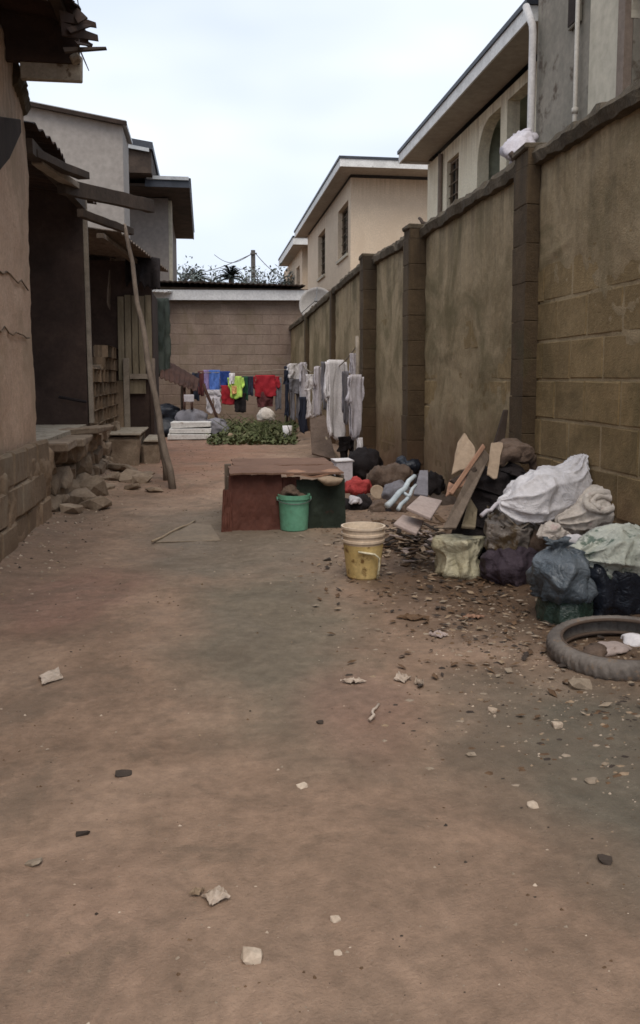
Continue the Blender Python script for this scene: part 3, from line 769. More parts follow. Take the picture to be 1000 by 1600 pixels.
# ------------------------------------------------------------------ left side: near house
Y1E = PX(55, 593, XL).y
lh = thing('pink_plaster_house', (-2.4, 4, 0), 'crumbling pink plaster house with dark rusty roof at the left edge', 'house')
pA, pB = PX(52, 190, XL), PX(22, 95, XL)
def lt(u):
    y = .4 + u
    if y < pB.y: return 3.75 - .62 + .1
    return (pB.z - .55) + (pA.z - pB.z) * sstep(pB.y, pA.y, y) - .02
mb = MB(); mb.slab((XL, .4, .55), (0, 1, 0), Y1E - .4, (0, 0, 1), lambda u: lt(u) + .0, (1, 0, 0), .2, .05, .02, 1.8)
mb.build('wall', m_pink, lh, smooth=True)
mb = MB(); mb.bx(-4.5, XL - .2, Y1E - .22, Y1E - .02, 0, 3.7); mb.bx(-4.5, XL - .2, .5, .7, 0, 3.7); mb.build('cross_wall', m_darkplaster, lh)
# cracked lines in the plaster: raised mortar courses
mb = MB()
for z in (1.55, 1.95):
    mb.tube([(XL + .012, y, z + fb((y, z, 0), 6) * .045) for y in [4.6 + .12 * i for i in range(int((Y1E - 4.7) / .12))]], .006, 5)
mb.build('mortar_seam', m_plinth, lh)
# mossy broken top of the wall end
mb = MB(); n = 16
mb.tube([V((XL - .08, pB.y + (Y1E - pB.y) * i / n, .55 + lt(pB.y + (Y1E - pB.y) * i / n - .4) - .06)) for i in range(n)], [.13 + .035 * fb((i * .8, 0, 0), 1) for i in range(n)], 9)
mb.build('mossy_wall_top', m_cope, lh)
# plinth
def plt(u): return .66 + fb((u, 3, 0), 3) * .05
mb = MB(); mb.slab((XL + .09, .4, -.15), (0, 1, 0), Y1E - .35, (0, 0, 1), lambda u: plt(u) + .12, (1, 0, 0), .3, .03, .045, 3.2, seed=5)
plo = mb.build('plinth', m_plinth, lh, smooth=True)
rq = random.Random(12); pb = [rough_block(90 + i, .42, .235, .06, .018) for i in range(4)]
for b_ in pb: b_.materials.append(m_plinth)
for row in range(3):
    y = 4.6 + (row % 2) * .21
    while y + .42 < Y1E + .05:
        if rq.random() > .12:
            o = inst(pb[rq.randrange(4)], 'block', plo, (XL + .078 + rq.uniform(-.012, .012), y + .21, .10 + row * .24), (rq.uniform(-.03, .03), 0, PI + rq.uniform(-.04, .04)))
        y += .425
# roof: corrugated sheets with a ragged end, rafters, battens
def ragged(u): return .28 * abs(fb((u * 4, 1.3, 0), 3)) + .06 * math.floor(fb((u * 9, 9, 0), 2) * 3)
zr = 3.83
mb = MB(); x_e = PY(126, 60, 6.4).x
mb.grid(lambda u, v: (-4.6 + (x_e + 4.6) * u + (.06 * fb((v * 30, 0, 0), 1) if u > .95 else 0), 1.5 + (Y1E - 1.75 - .25 * ragged(u * 6)) * v, zr + .55 * (1 - u) + .018 * math.sin(v * 95) + (.0 if v < 1 else -.02)), 60, 130)
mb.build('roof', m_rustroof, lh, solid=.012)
for k, y in enumerate((2.2, 3.4, 4.6, 5.6, Y1E - .35)):
    mb = MB(); mb.box(((x_e - 4.6) / 2 - .0, y, zr + .16), (x_e + 4.5, .06, .12), (0, R(11), 0)); mb.build('rafter', m_darkwood, lh)
for x in (x_e - .12, x_e - .7, x_e - 1.4):
    mb = MB(); mb.box((x, 4.3, zr + .02 + (x_e - x) * .14 - .06), (.07, 5.0 - (x_e - x) * .1, .05)); mb.build('purlin', m_darkwood, lh)
# broken sheet ends and battens that stick out at the corner
bits = [((120, 20), (108, 5), .05), ((118, 30), (150, 38), .05), ((120, 50), (153, 58), .06), ((125, 42), (147, 36), .03), ((124, 76), (166, 74), .018), ((130, 68), (140, 70), .04), ((128, 85), (138, 108), .012), ((122, 6), (124, 18), .04)]
for (a_, b_, w) in bits:
    p, q = PY(a_[0], a_[1], 6.25), PY(b_[0], b_[1], 6.35)
    d = (q - p).normalized(); nn = V((-d.z, 0, d.x))
    mb = MB(); mb.prism([p - d * .12 + nn * w, p - d * .12 - nn * w, q - nn * w * .5, q + nn * w * .35], (0, .02 if w > .025 else .035, 0)); mb.build('broken_batten' if w < .025 else 'torn_sheet_end', m_darkwood if w < .025 else m_rustroof, lh)
# dark closing board under the roof, and the pale lintel stub
p, q = PY(-200, 0, 6.2), PY(124, 88, 6.45)
p, q = PY(-60, 94, 6.6), PY(124, 40, 6.6)
mb = MB(); mb.bx(p.x, q.x, 6.55, 6.6, p.z, q.z + .1); mb.build('gable_board', m_rustroof, lh)
p, q = PY(26, 129, 6.5), PY(128, 92, 6.5)
mb = MB(); mb.box(((p.x + q.x) / 2, 6.6, (p.z + q.z) / 2 + .05), (q.x - p.x - .03, .06, q.z - p.z), (0, R(.6), 0), jit=.008); mb.build('lintel', m_concrete, lh, bevel=.008)
mb = MB(); a_ = PY(118, 92, 6.45); mb.box(a_, (.07, .12, .04), (0, R(-30), 0)); mb.build('mortar_lump', m_concrete, lh, bevel=.01)
# dark tin hood on the wall
p = [PX(-40, 178, XL + .02), PX(22, 186, XL + .02), PX(23, 207, XL + .02), PX(4, 248, XL + .02), PX(-40, 300, XL + .02)]
mb = MB(); mb.prism(p, (.05, 0, 0)); mb.build('tin_hood', m_darksheet, lh, bevel=.006)

# ------------------------------------------------------------------ left porch between the houses
Y2L = PX(137, 593, XL).y            # first pale post
po = thing('porch_lean_to', (-2, Y2L, 0), 'dark open porch with rusty sheet roof and pale corner post next to the pink house', 'porch')
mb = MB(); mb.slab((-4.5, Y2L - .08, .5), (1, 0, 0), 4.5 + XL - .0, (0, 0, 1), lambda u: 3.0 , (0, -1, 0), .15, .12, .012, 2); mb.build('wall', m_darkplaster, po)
mb = MB(); mb.bx(-4.5, XL - .02, Y1E, Y2L, .4, .655); mb.build('floor_slab', m_concrete, po)
p, q = PX(131, 300, XL + .02), PX(139, 662, XL + .02)
mb = MB(); mb.box((XL + .03, Y2L - .03, (p.z + q.z) / 2), (.055, .07, p.z - q.z), (0, R(-.4), 0)); mb.build('post', m_post, po, bevel=.006)
mb = MB()
mb.grid(lambda u, v: (-4.6 + (4.6 - 1.36 + .06 * math.sin(v * 7)) * u, Y1E - .05 + (Y2L + .55 - Y1E) * v, 3.28 + .35 * (1 - u) + .12 * v + .018 * math.sin(v * 110)), 40, 110)
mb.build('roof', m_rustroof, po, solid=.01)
mb = MB(); mb.box((XL + .0, (Y1E + Y2L) / 2, 3.2), (.08, Y2L - Y1E, .12), (R(3), 0, 0)); mb.build('beam', m_darkwood, po)
b = PY(72, 640, Y2L - .3)
mb = MB(); a_, c_ = PY(93, 620, Y2L - .1), PY(136, 628, Y2L - .1); mb.tube([a_ + V((0, -.05, 0)), c_ + V((0, -.05, 0))], .02, 6); mb.build('rail', m_black, po)
# planks that stick out
def plank(p, q, w, t, name, label, mat, up=V((0, 0, 1))):
    p, q = V(p), V(q); d = (q - p); L = d.length; d.normalize(); s_ = d.cross(up).normalized(); u_ = s_.cross(d)
    m3 = Matrix((d, s_, u_)).transposed(); mb = MB()
    n = 8
    vs = []
    for i in range(n + 1):
        c = p.lerp(q, i / n) + u_ * fb(p + d * i * .4, 1.5) * .012
        for a_, b_ in ((-1, -1), (1, -1), (1, 1), (-1, 1)): vs.append(c + s_ * a_ * t / 2 + u_ * b_ * w / 2 * (1 + .12 * fb((i * .7, a_, b_), 1)))
    fs = [(3, 2, 1, 0), tuple(n * 4 + k for k in range(4))]
    for i in range(n):
        for k in range(4): fs.append((i * 4 + k, i * 4 + (k + 1) % 4, (i + 1) * 4 + (k + 1) % 4, (i + 1) * 4 + k))
    mb.add(vs, fs); return tag(mb.build(name, mat, bevel=.003), label, 'plank' if 'plank' in name else 'board')
plank(PY(48, 240, 7.4), PY(131, 275, 8.6), .07, .12, 'plank', 'short dark plank lying on the porch roof edge, highest of the projecting planks', m_darkwood)
plank(PY(58, 252, 7.6), PY(118, 292, 8.9), .06, .10, 'plank', 'pale warped batten under the highest plank of the porch roof', m_post)
plank(PY(95, 290, 8.6), PY(236, 322, 10.6), .15, .09, 'plank', 'long dark plank jutting from the porch roof out over the yard', m_darkwood)
plank(PY(125, 333, 9.4), PY(205, 362, 10.9), .085, .07, 'plank', 'dark pole beam under the long jutting plank, top of leaning pole on it', m_darkwood)
# ------------------------------------------------------------------ shack 2
Y3L = PX(180, 593, XL).y
sh = thing('tumbledown_shack', (-1.9, Y3L, 0), 'tumbledown shack with sheet roof, board wall and broken block front on the left', 'shack')
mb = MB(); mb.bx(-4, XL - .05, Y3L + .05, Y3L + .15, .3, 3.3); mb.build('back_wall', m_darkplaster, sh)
p, q = PX(178, 395, XL), PX(184, 560, XL)
mb = MB(); mb.box((XL + .02, Y3L, 1.75), (.07, .09, 2.7)); mb.build('post', m_post, sh, bevel=.006)
mb = MB(); mb.tube([(XL - .03, Y3L - .12, 2.9), (XL - .06, Y3L - .14, 2.4), (XL - .02, Y3L - .1, 2.2), (XL, Y3L - .1, 1.9)], .03, 6); mb.build('brace', m_oldwood, sh)
# broken low wall of blocks between the posts
r3 = random.Random(5)
lb = [rough_block(60 + i, .36, .17, .2, .02) for i in range(4)]
for b_ in lb: b_.materials.append(m_plinth)
mb = MB(); mb.slab((XL + .02, Y2L + .03, .45), (0, 1, 0), Y3L - Y2L - .08, (0, 0, 1), lambda u: 1.02 - .12 * math.sin(u * 2), (1, 0, 0), .14, .05, .03, 4); mb.build('low_wall_core', m_plinth, sh)
for row in range(7):
    y = Y2L + .05 + (row % 2) * .18; 
    while y < Y3L - .15 - max(0, row - 4) * .3 * 0:
        if not (row > 4 and y < Y2L + .5 + (row - 4) * .5):
            inst(lb[r3.randrange(4)], 'block', sh, (XL - .03 + r3.uniform(-.008, .008), y + .18, .55 + row * .175), (r3.uniform(-.03, .03), r3.uniform(-.02, .02), r3.uniform(-.012, .012)))
        y += .37
# roof sheets, grey, uneven
mb = MB(); p, q = PX(140, 376, XL + .1), PY(250, 405, 13.5)
mb.grid(lambda u, v: (-3.8 + (3.8 - 1.05 + .45 * v) * u, Y2L + .6 + 3.6 * v, 3.08 + .3 * (1 - u) + .016 * math.sin(v * 130) - .02 * v), 40, 130)
mb.build('roof', m_oldwood, sh, solid=.012)
mb = MB(); mb.box((-1.12, Y2L + 1.9, 3.0), (.09, 3.0, .06), (R(0), 0, R(-6))); mb.build('eave_beam', m_oldwood, sh)
# ragged black sheets hanging from the eave
mb = MB()
def rag(u, v):
    a_, b_ = PY(196, 392, 13.2), PY(250, 404, 13.0)
    p = a_.lerp(b_, u); drop = (.48 + .12 * fb((u * 5, 0, 0), 2)) * v
    return p + V((0, .12 * math.sin(u * 11) * v - .1 * v, -drop))
mb.grid(rag, 40, 16); mb.build('hanging_rags', m_black, sh, smooth=True, solid=.012)
# board wall facing the camera: separate upright boards
YB = 13.3
xA, xB = PY(184, 500, YB).x, PY(238, 500, YB).x
zt, zb2 = PY(210, 462, YB).z, PY(210, 592, YB).z
nb = 5
for k in range(nb):
    x0 = xA + (xB - xA) * k / nb; x1 = xA + (xB - xA) * (k + 1) / nb - .012
    zt_k = zt + r3.uniform(-.03, .03); zb_k = zb2 + r3.uniform(-.03, .02)
    mb = MB(); mb.box(((x0 + x1) / 2, YB + r3.uniform(-.015, .015), (zt_k + zb_k) / 2), (x1 - x0, .025, zt_k - zb_k), (0, r3.uniform(-.01, .01), 0)); mb.build('board', m_panel, sh, bevel=.003)
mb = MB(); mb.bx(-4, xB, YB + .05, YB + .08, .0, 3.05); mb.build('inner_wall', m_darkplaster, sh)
p = PY(197, 560, YB - .06); q = PY(200, 662, YB - .06)
mb = MB(); mb.bx(p.x - .045, p.x + .045, YB - .12, YB - .04, q.z - .1, p.z); mb.build('post', m_post, sh, bevel=.006)
mb = MB(); mb.bx(xA - .05, p.x - .05, YB - .1, YB - .03, .2, zb2 - .03); mb.build('lower_board', m_plinth, sh)
a_ = PY(203, 587, YB - .05); b_ = PY(232, 587, YB - .05)
mb = MB(); mb.bx(a_.x, b_.x, YB - .08, YB - .03, a_.z - .05, a_.z + .03); mb.build('rail', m_post, sh)
mb = MB(); a_, b_ = PY(203, 592, YB), PY(228, 615, YB); mb.bx(a_.x, b_.x, YB - .02, YB + .02, b_.z, a_.z - .02); mb.build('lower_board', m_panel, sh)
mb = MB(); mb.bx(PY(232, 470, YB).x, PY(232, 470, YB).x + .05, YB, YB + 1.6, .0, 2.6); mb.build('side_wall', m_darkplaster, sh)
# concrete steps
st = thing('steps', (-1.0, 12.2, 0), 'low worn concrete steps in front of the tumbledown shack', 'steps')
s0, s1, s2 = G(176, 716), G(222, 722), G(252, 718)
mb = MB(); mb.bx(XL - .1, G(222, 722).x, 11.7, 13.2, -.05, .42, jit=.03); mb.build('step', m_stone, st, bevel=.05)
mb = MB(); mb.bx(G(222, 722).x + .003, G(250, 720).x, 12.0, 13.1, -.05, .30, jit=.03); mb.build('step', m_stone, st, bevel=.05)
mb = MB(); mb.bx(XL - .1, G(222, 722).x + .03, 11.66, 13.2, .425, .46, jit=.008); mb.build('tread', m_concrete, st, bevel=.008)
mb = MB(); mb.bx(G(222, 722).x + .035, G(250, 720).x + .02, 11.97, 13.1, .305, .335, jit=.006); mb.build('tread', m_concrete, st, bevel=.008)

# ------------------------------------------------------------------ rubble stone plinth and fallen stones
def stone_mesh(seed, cuts=2, amp=.28):
    """angular broken chunk: hull of random points in a box"""
    import bmesh
    r = random.Random(seed * 7 + 1); bm = bmesh.new()
    for k in range(22):
        q = V((r.uniform(-1, 1), r.uniform(-1, 1), r.uniform(-1, 1))); m_ = max(abs(q.x), abs(q.y), abs(q.z)); q = q * (.36 / m_) + q.normalized() * .12
        bm.verts.new(q)
    bmesh.ops.convex_hull(bm, input=bm.verts[:])
    loose = [v for v in bm.verts if not v.link_faces]; bmesh.ops.delete(bm, geom=loose, context='VERTS')
    me = bpy.data.meshes.new('stone'); bm.to_mesh(me); bm.free(); me.materials.append(m_stone); return me
stones = [stone_mesh(i, 2, .5) for i in range(8)]
pe = thing('stone_plinth', (XL, 8, 0), 'rough stone retaining plinth under the dark porch, capped with slabs', 'plinth')
mb = MB(); mb.slab((XL - .06, Y1E, -.1), (0, 1, 0), Y3L - Y1E, (0, 0, 1), lambda u: .62, (1, 0, 0), .3, .07, .04, 3); mb.build('core', m_plinth, pe)
y = Y1E + .05
for row, (z, hgt) in enumerate(((.08, .22), (.28, .2), (.47, .17))):
    y = Y1E + .06 + .1 * (row % 2)
    while y < Y3L - .1:
        l_ = r3.uniform(.26, .5)
        inst(stones[r3.randrange(8)], 'stone', pe, (XL - .0 + r3.uniform(-.02, .05), y + l_ / 2, z + r3.uniform(-.02, .02)), (r3.uniform(-.2, .2), r3.uniform(-.2, .2), r3.uniform(-.2, .2)), (.26, l_ * 1.05, hgt * 1.15))
        y += l_
for k, (ya, yb, z) in enumerate(((Y1E + .05, Y1E + .9, .60), (Y1E + 1.0, Y1E + 1.75, .58), (Y1E + 1.9, Y2L + .2, .62))):
    mb = MB(); mb.box((XL - .0 + .03 * k, (ya + yb) / 2, z), (.42, yb - ya, .07), (r3.uniform(-.04, .04), r3.uniform(-.1, .0), r3.uniform(-.05, .05)), jit=.015); mb.build('capping_slab', m_stone, pe, bevel=.012)
# leaning slabs against the plinth
for k, (px_, py_, w, h_, rz) in enumerate(((66, 800, .22, .42, .2), (82, 795, .16, .36, -.1), (118, 745, .16, .30, .1), (150, 722, .3, .34, .1), (165, 716, .24, .42, -.1))):
    p = G(px_, py_); 
    mb = MB(); mb.box((p.x - .03, p.y, h_ / 2), (.07, w * 1.6, h_), (0, R(-14), rz), jit=.02)
    tag(mb.build('leaning_slab', m_plinth if k % 2 else m_stone, bevel=.015), ['tall narrow slab leaning at the corner of the pink house', 'smaller slab leaning beside the tall narrow slab at the pink house corner', 'slab leaning on the middle of the stone plinth', 'wide slab leaning at the far end of the stone plinth', 'tall broad slab leaning left of the concrete steps'][k], 'slab')
fall = [(88, 745, .17, .12), (97, 765, .22, .14), (118, 772, .24, .13), (142, 777, .26, .17), (128, 790, .2, .1), (150, 795, .2, .09), (112, 805, .16, .06), (99, 800, .12, .1), (135, 740, .3, .12), (150, 735, .3, .1), (187, 712, .28, .1),
        (190, 738, .3, .09), (205, 752, .26, .08), (222, 755, .2, .08), (175, 752, .16, .06), (230, 745, .14, .05), (205, 765, .14, .05), (240, 768, .16, .04), (165, 765, .14, .05)]
NL = ['upper left stone of the rubble heap, nearest the pink house', 'rubble stone just below the upper left stone of the heap', 'rubble stone in the centre of the heap by the stone plinth', '',
      'rubble stone lying right in front of the dark upright chunk', 'right front stone of the rubble heap, out on the dirt', 'small front stone of the rubble heap, closest to the camera', 'left front stone of the rubble heap against the plinth',
      'long stone behind the dark upright chunk of rubble', 'long stone at the back of the rubble heap below the capping slabs', '', 'brown stone below the white topped flat stone',
      'brown stone halfway between the concrete steps and pole foot', 'stone just left of the leaning pole foot, upper one', 'stone at the right back of the rubble heap, before the steps', 'thin stone nearest to the leaning pole foot on its left',
      'stone on open dirt left of the pole foot, lower one', 'flat stone directly beside the foot of the long leaning pole', 'small flat stone right of the rubble heap on the dirt']
labs = {3: 'dark upright chunk of rubble, biggest in the heap by the stone plinth', 10: 'white topped flat stone in front of the concrete steps'}
for k, (px_, py_, w, h_) in enumerate(fall):
    p = G(px_, py_)
    o = inst(stones[k % 8], 'rubble_stone', None, (p.x, p.y, gz(p.x, p.y) + h_ * .4), (r3.uniform(-.3, .3), r3.uniform(-.3, .3), r3.uniform(0, 3)), (w * 1.5, w * 1.1, h_ * 1.6))
    if k in labs: tag(o, labs[k], 'stone', 'rubble stones on the left')
    else: tag(o, NL[k], 'stone', 'rubble stones on the left')
    if k == 10:
        o.data = stones[2].copy(); o.data.materials.clear(); o.data.materials.append(m_concrete)

# ------------------------------------------------------------------ leaning poles
foot = G(270, 764); foot.z = gz(foot.x, foot.y); top = PY(196, 352, 10.6)
def bent(p, q, n, sag):
    return [p.lerp(q, i / n) + V((0, 0, -sag * math.sin(PI * i / n))) + V((.012 * math.sin(i * 1.7), 0, .01 * math.sin(i * 2.3))) for i in range(n + 1)]
mb = MB(); mb.tube(bent(foot - V((0, 0, .02)), top, 14, .10), [.042 - .018 * i / 14 for i in range(15)], 9)
tag(mb.build('leaning_pole', m_oldwood, smooth=True), 'long crooked grey wooden pole leaning on the plank above the shack', 'pole')
f2 = G(259, 752); f2.z = 0; t2 = PY(238, 560, 10.2)
mb = MB(); mb.tube(bent(f2, t2, 8, .03), [.03 - .008 * i / 8 for i in range(9)], 8)
tag(mb.build('leaning_pole', m_oldwood, smooth=True), 'shorter wooden pole leaning close behind the foot of the long pole', 'pole')

# ------------------------------------------------------------------ tall buildings behind on the left
gb = thing('grey_house', (-4, 21, 0), 'tall plain grey plaster building with thin roof edge behind the left shacks', 'house')
YG = 20.0
t0, t1 = PY(30, 160, YG), PY(191, 193, YG)
xr = t1.x
mb = MB(); sl = (t1.z - t0.z) / (t1.x - t0.x)
x_l = -8.0; zl = t1.z + sl * (x_l - xr)
mb.prism([(x_l, YG, 0), (xr, YG, 0), (xr, YG, t1.z - .05), (x_l, YG, zl - .05)], (0, 1.5, 0)); mb.build('wall', m_greyplaster, gb)
mb = MB(); n = 60
mb.prism([(x_l, YG - .15, zl - .045), (xr + .1, YG - .15, t1.z - .045), (xr + .1, YG - .15, t1.z + .03), (x_l, YG - .15, zl + .03)], (0, 1.7, 0)); mb.build('roof', m_roofgrey, gb)
mb = MB(); mb.prism([(x_l, YG - .19, zl - .09), (xr + .12, YG - .19, t1.z - .09), (xr + .12, YG - .19, t1.z + .0), (x_l, YG - .19, zl + .0)], (0, .035, 0)); mb.build('fascia', m_darksheet, gb)
ob = thing('brown_eave_house', (-3, 28, 0), 'grey brown house with stepped dark eaves left of the open sky', 'house')
YO = 26.4; xc = PY(264, 400, YO).x
ee = PY(295, 284, 25.0); zz = ee.z
mb = MB(); mb.bx(-7, xc, YO, 34, 0, zz - .2); mb.build('wall', m_greyplaster2, ob)
mb = MB(); mb.bx(xc + .002, xc + .10, YO + .05, YO + .6, 0, zz - .25); mb.build('pale_corner_strip', m_creampale, ob)  # paler strip along the side face at the wall corner
mb = MB(); mb.bx(-4.0, ee.x, 25.0, 34.0, zz - .16, zz - .09); mb.build('soffit', m_darkwood, ob)
mb = MB(); mb.bx(-1.65, ee.x + .03, 24.96, 24.998, zz - .18, zz + .10); mb.bx(ee.x + .002, ee.x + .035, 25.0, 34, zz - .18, zz + .10); mb.build('fascia', m_roofblue, ob)
mb = MB(); mb.bx(-1.6, ee.x + .0, 24.9, 24.955, zz + .02, zz + .12); mb.build('gutter', m_roofgrey, ob)
mb = MB(); mb.add([(-1.6, 25.0, zz + .1), (ee.x + .06, 25.0, zz + .1), (ee.x + .06, 34, zz + .1), (-1.6, 34, zz + .1), (-1.6, 26, zz + .35), (-1.6, 33, zz + .35)], [(0, 1, 2, 5, 4), (0, 4, 5, 3)]); mb.build('roof', m_roofblue, ob)
e4 = PY(236, 228, 24.4); z4 = e4.z
mb = MB(); mb.bx(-6, e4.x, 24.4, 34, z4 - .75, z4 - .05); mb.build('upper_wall', m_darkwood, ob)
mb = MB(); mb.prism([(-6, 24.3, z4 + .55), (e4.x + .05, 24.3, z4 - .12), (e4.x + .05, 24.3, z4 + .08), (-6, 24.3, z4 + .75)], (0, 9.5, 0)); mb.build('upper_roof', m_roofblue, ob)
mb = MB(); mb.prism([(-6, 24.26, z4 + .50), (e4.x - .05, 24.26, z4 - .20), (e4.x - .05, 24.26, z4 - .10), (-6, 24.26, z4 + .6)], (0, .03, 0)); mb.build('upper_fascia', m_roofgrey, ob)

# ------------------------------------------------------------------ far end clutter
# green tarpaulin, coloured near black for the shaded gap beside the end house
def sheet(name, pts4, mat, label, cat, fold=.05, nf=5, nu=40, nv=20, solid=.008, rag=0.0, parent=None, seed=0):
    tl, tr, br, bl = [V(p) for p in pts4]; nn = (tr - tl).cross(bl - tl).normalized(); mb = MB()
    def fn(u, v):
        p = tl.lerp(tr, u).lerp(bl.lerp(br, u), v)
        p += nn * (math.sin(u * nf * 2 * PI + fb((u * 2, v * 2, seed), 1) * 2) * fold * (.3 + .7 * v) + fb((u * 4, v * 4, seed + 3), 1) * fold * .6)
        if rag: p += (tl - bl).normalized() * rag * fb((u * 6, seed, 0), 2) * v
        return p
    mb.grid(fn, nu, nv); o = mb.build(name, mat, parent, smooth=True, solid=solid)
    return tag(o, label, cat) if label else o
sheet('tarpaulin', [PY(236, 466, 17.6), PY(264, 466, 18.4), PY(264, 580, 18.0), PY(236, 600, 17.4)], m_tarpgreen, 'near black green tarpaulin standing for the shaded gap left of the end block wall', 'tarpaulin', .07, 3, rag=.2)
sheet('roofing_sheet', [PY(252, 558, 18.6), PY(312, 592, 18.0), PY(308, 612, 17.2), PY(250, 590, 17.2)], m_redbrown, 'red brown roofing sheet sloping down over dark clutter at the far left', 'sheet', .02, 8)
for k, px_ in enumerate((288, 300, 318)):
    stick(PY(px_, 598 if k < 2 else 600, 17.4), PY(px_ + (0 if k < 2 else 22), 640 if k < 2 else 656, 17.2), .035, 'shed_prop', ['left upright red brown prop under the roofing sheet', 'right upright red brown prop under the roofing sheet', 'dark slanting prop right of the roofing sheet'][k], m_redbrown, 'post')
# clutter under it
def blobs(name, label, cat, c, dims, mat, seed, amp=.05, ns=7, group=None, pw=2.4):
    c = V(c); w, d, h = dims
    mb = MB(); mb.loft([c + V((0, 0, 0.0)), c + V((0, 0, h * .15)), c + V((0, 0, h * .5)), c + V((0, 0, h * .85)), c + V((0, 0, h))], [(w * .42, d * .42), (w * .5, d * .5), (w * .5, d * .5), (w * .35, d * .35), (w * .06, d * .06)], 36, 26, amp, ns, seed, pw=pw)
    return tag(mb.build(name, mat, smooth=True), label, cat, group)
p = G(275, 660); blobs('dark_sack', 'dark sack heaped under the roofing sheet at the far left', 'sack', (p.x, 17.6, 0), (.7, .5, .7), m_navy, 3)
p = G(300, 662); blobs('dark_sack', 'grey black sack right of the dark heap under the roofing sheet', 'sack', (p.x + .1, 17.3, 0), (.7, .5, .6), m_grey, 5)
p = G(318, 662); blobs('dark_sack', 'low charcoal sack behind the white foam board', 'sack', (p.x + .25, 17.0, 0), (.55, .5, .42), m_grey, 8)
a_ = PY(287, 617, 16.8); b_ = PY(303, 628, 16.8)
mb = MB(); mb.bx(a_.x, b_.x, 16.7, 16.9, b_.z, a_.z, jit=.01); tag(mb.build('carton', m_lgrey, bevel=.01), 'small pale carton resting on top of the dark sacks', 'carton')
# white foam slab lying at the yard edge
a_, b_ = G(262, 688), G(330, 684)
fo = thing('foam_board', ((a_.x + b_.x) / 2, a_.y, 0), 'stack of dirty white foam boards on the ground at the far left', 'foam board')
hgt = PY(300, 660, a_.y).z
for k in range(3):
    mb = MB(); mb.box(((a_.x + b_.x) / 2 + .02 * k, a_.y + .3 + .04 * k, hgt * (k + .5) / 3 + .005), (b_.x - a_.x - .03 * k, .7, hgt / 3 - .012), (0, r3.uniform(-.015, .015), r3.uniform(-.04, .04)), jit=.012); mb.build('board', m_foam, fo, bevel=.008)
# weeds at the far end: one mass of ground cover
mb = MB(); rw = random.Random(9)
for i in range(5200):
    px_ = rw.uniform(326, 462); 
    y = rw.uniform(15.0, 20.5); x = PY(px_, 600, y).x
    hmax = .05 + .22 * max(0, fb((x * 1.3, y * .8, 0), 1, 3)) + (.12 if y > 18 else 0)
    if y < 16: hmax *= .45
    z = rw.uniform(0, hmax) * (.35 + .65 * rw.random()); L = rw.uniform(.05, .13); w = L * rw.uniform(.25, .5)
    a = rw.uniform(0, 2 * PI); t = rw.uniform(-.5, .9); d = V((math.cos(a) * math.cos(t), math.sin(a) * math.cos(t), math.sin(t))); s_ = d.cross(V((rw.uniform(-.4, .4), rw.uniform(-.4, .4), 1))).normalized()
    c = V((x, y, z)); mb.add([c, c + d * L * .5 + s_ * w, c + d * L, c + d * L * .5 - s_ * w], [(0, 1, 2, 3)], 0)
for i in range(160):
    px_ = rw.uniform(330, 458); y = rw.uniform(15.6, 20.3); x = PY(px_, 600, y).x; a = rw.uniform(0, 2 * PI); h_ = rw.uniform(.1, .42)
    c = V((x, y, 0)); mb.tube([c, c + V((math.cos(a) * .15, math.sin(a) * .15, h_ * .6)), c + V((math.cos(a) * .4, math.sin(a) * .4, h_))], [.012, .009, .004], 4)
tag(mb.build('weeds', m_weed), 'low tangle of green weeds and cut stems at the end of the yard', 'weeds', kind='stuff')
# cream basin in the weeds, orange fruit
p = PY(415, 655, 17.0); blobs('cream_bundle', 'cream cloth bundle sitting in the weeds under the red garment', 'bundle', (p.x, 17.0, p.z - .02), (.36, .3, .27), m_creamsack, 4, .03)
p = G(361, 688)
mb = MB(); mb.lathe((p.x, p.y, .0), [(0.001, 0), (.05, .01), (.075, .06), (.07, .11), (.04, .145), (.001, .15)], 16); tag(mb.build('tan_can', m_tan, smooth=True), 'small round tan tin lying at the front edge of the weeds', 'tin')
p = G(449, 686)
mb = MB(); mb.lathe((p.x, p.y, 0), [(.001, 0), (.07, 0), (.10, .27), (.092, .27), (.065, .01)], 20); tag(mb.build('white_pail', m_white, smooth=True), 'small white pail standing beside the weeds near the wall', 'pail')

# ------------------------------------------------------------------ washing lines and garments
def rope(name, pts, r, label, sag=.06, mat=m_rope):
    out = []
    for p, q in zip(pts, pts[1:]):
        for i in range(12): out.append(V(p).lerp(V(q), i / 12) - V((0, 0, sag * math.sin(PI * i / 12))))
    out.append(V(pts[-1])); mb = MB(); mb.tube(out, r, 5); return tag(mb.build(name, mat), label, 'rope')
YC = 18.5
Lp, Rp = PY(305, 583, YC), PY(450, 577, YC)
rope('clothes_line', [Lp - V((.35, 0, 0)), Rp + V((.05, 0, 0))], .008, 'cord strung across the far end of the yard holding coloured washing', .02)
stick((Lp.x - .3, YC, 0), (Lp.x - .3, YC, Lp.z + .1), .03, 'line_post', 'wooden post holding the left end of the coloured washing line', m_darkwood, 'post')
stick((Rp.x + .05, YC, 0), (Rp.x + .05, YC, Rp.z + .12), .03, 'line_post', 'thin wooden post at the right end of the coloured washing line', m_darkwood, 'post')
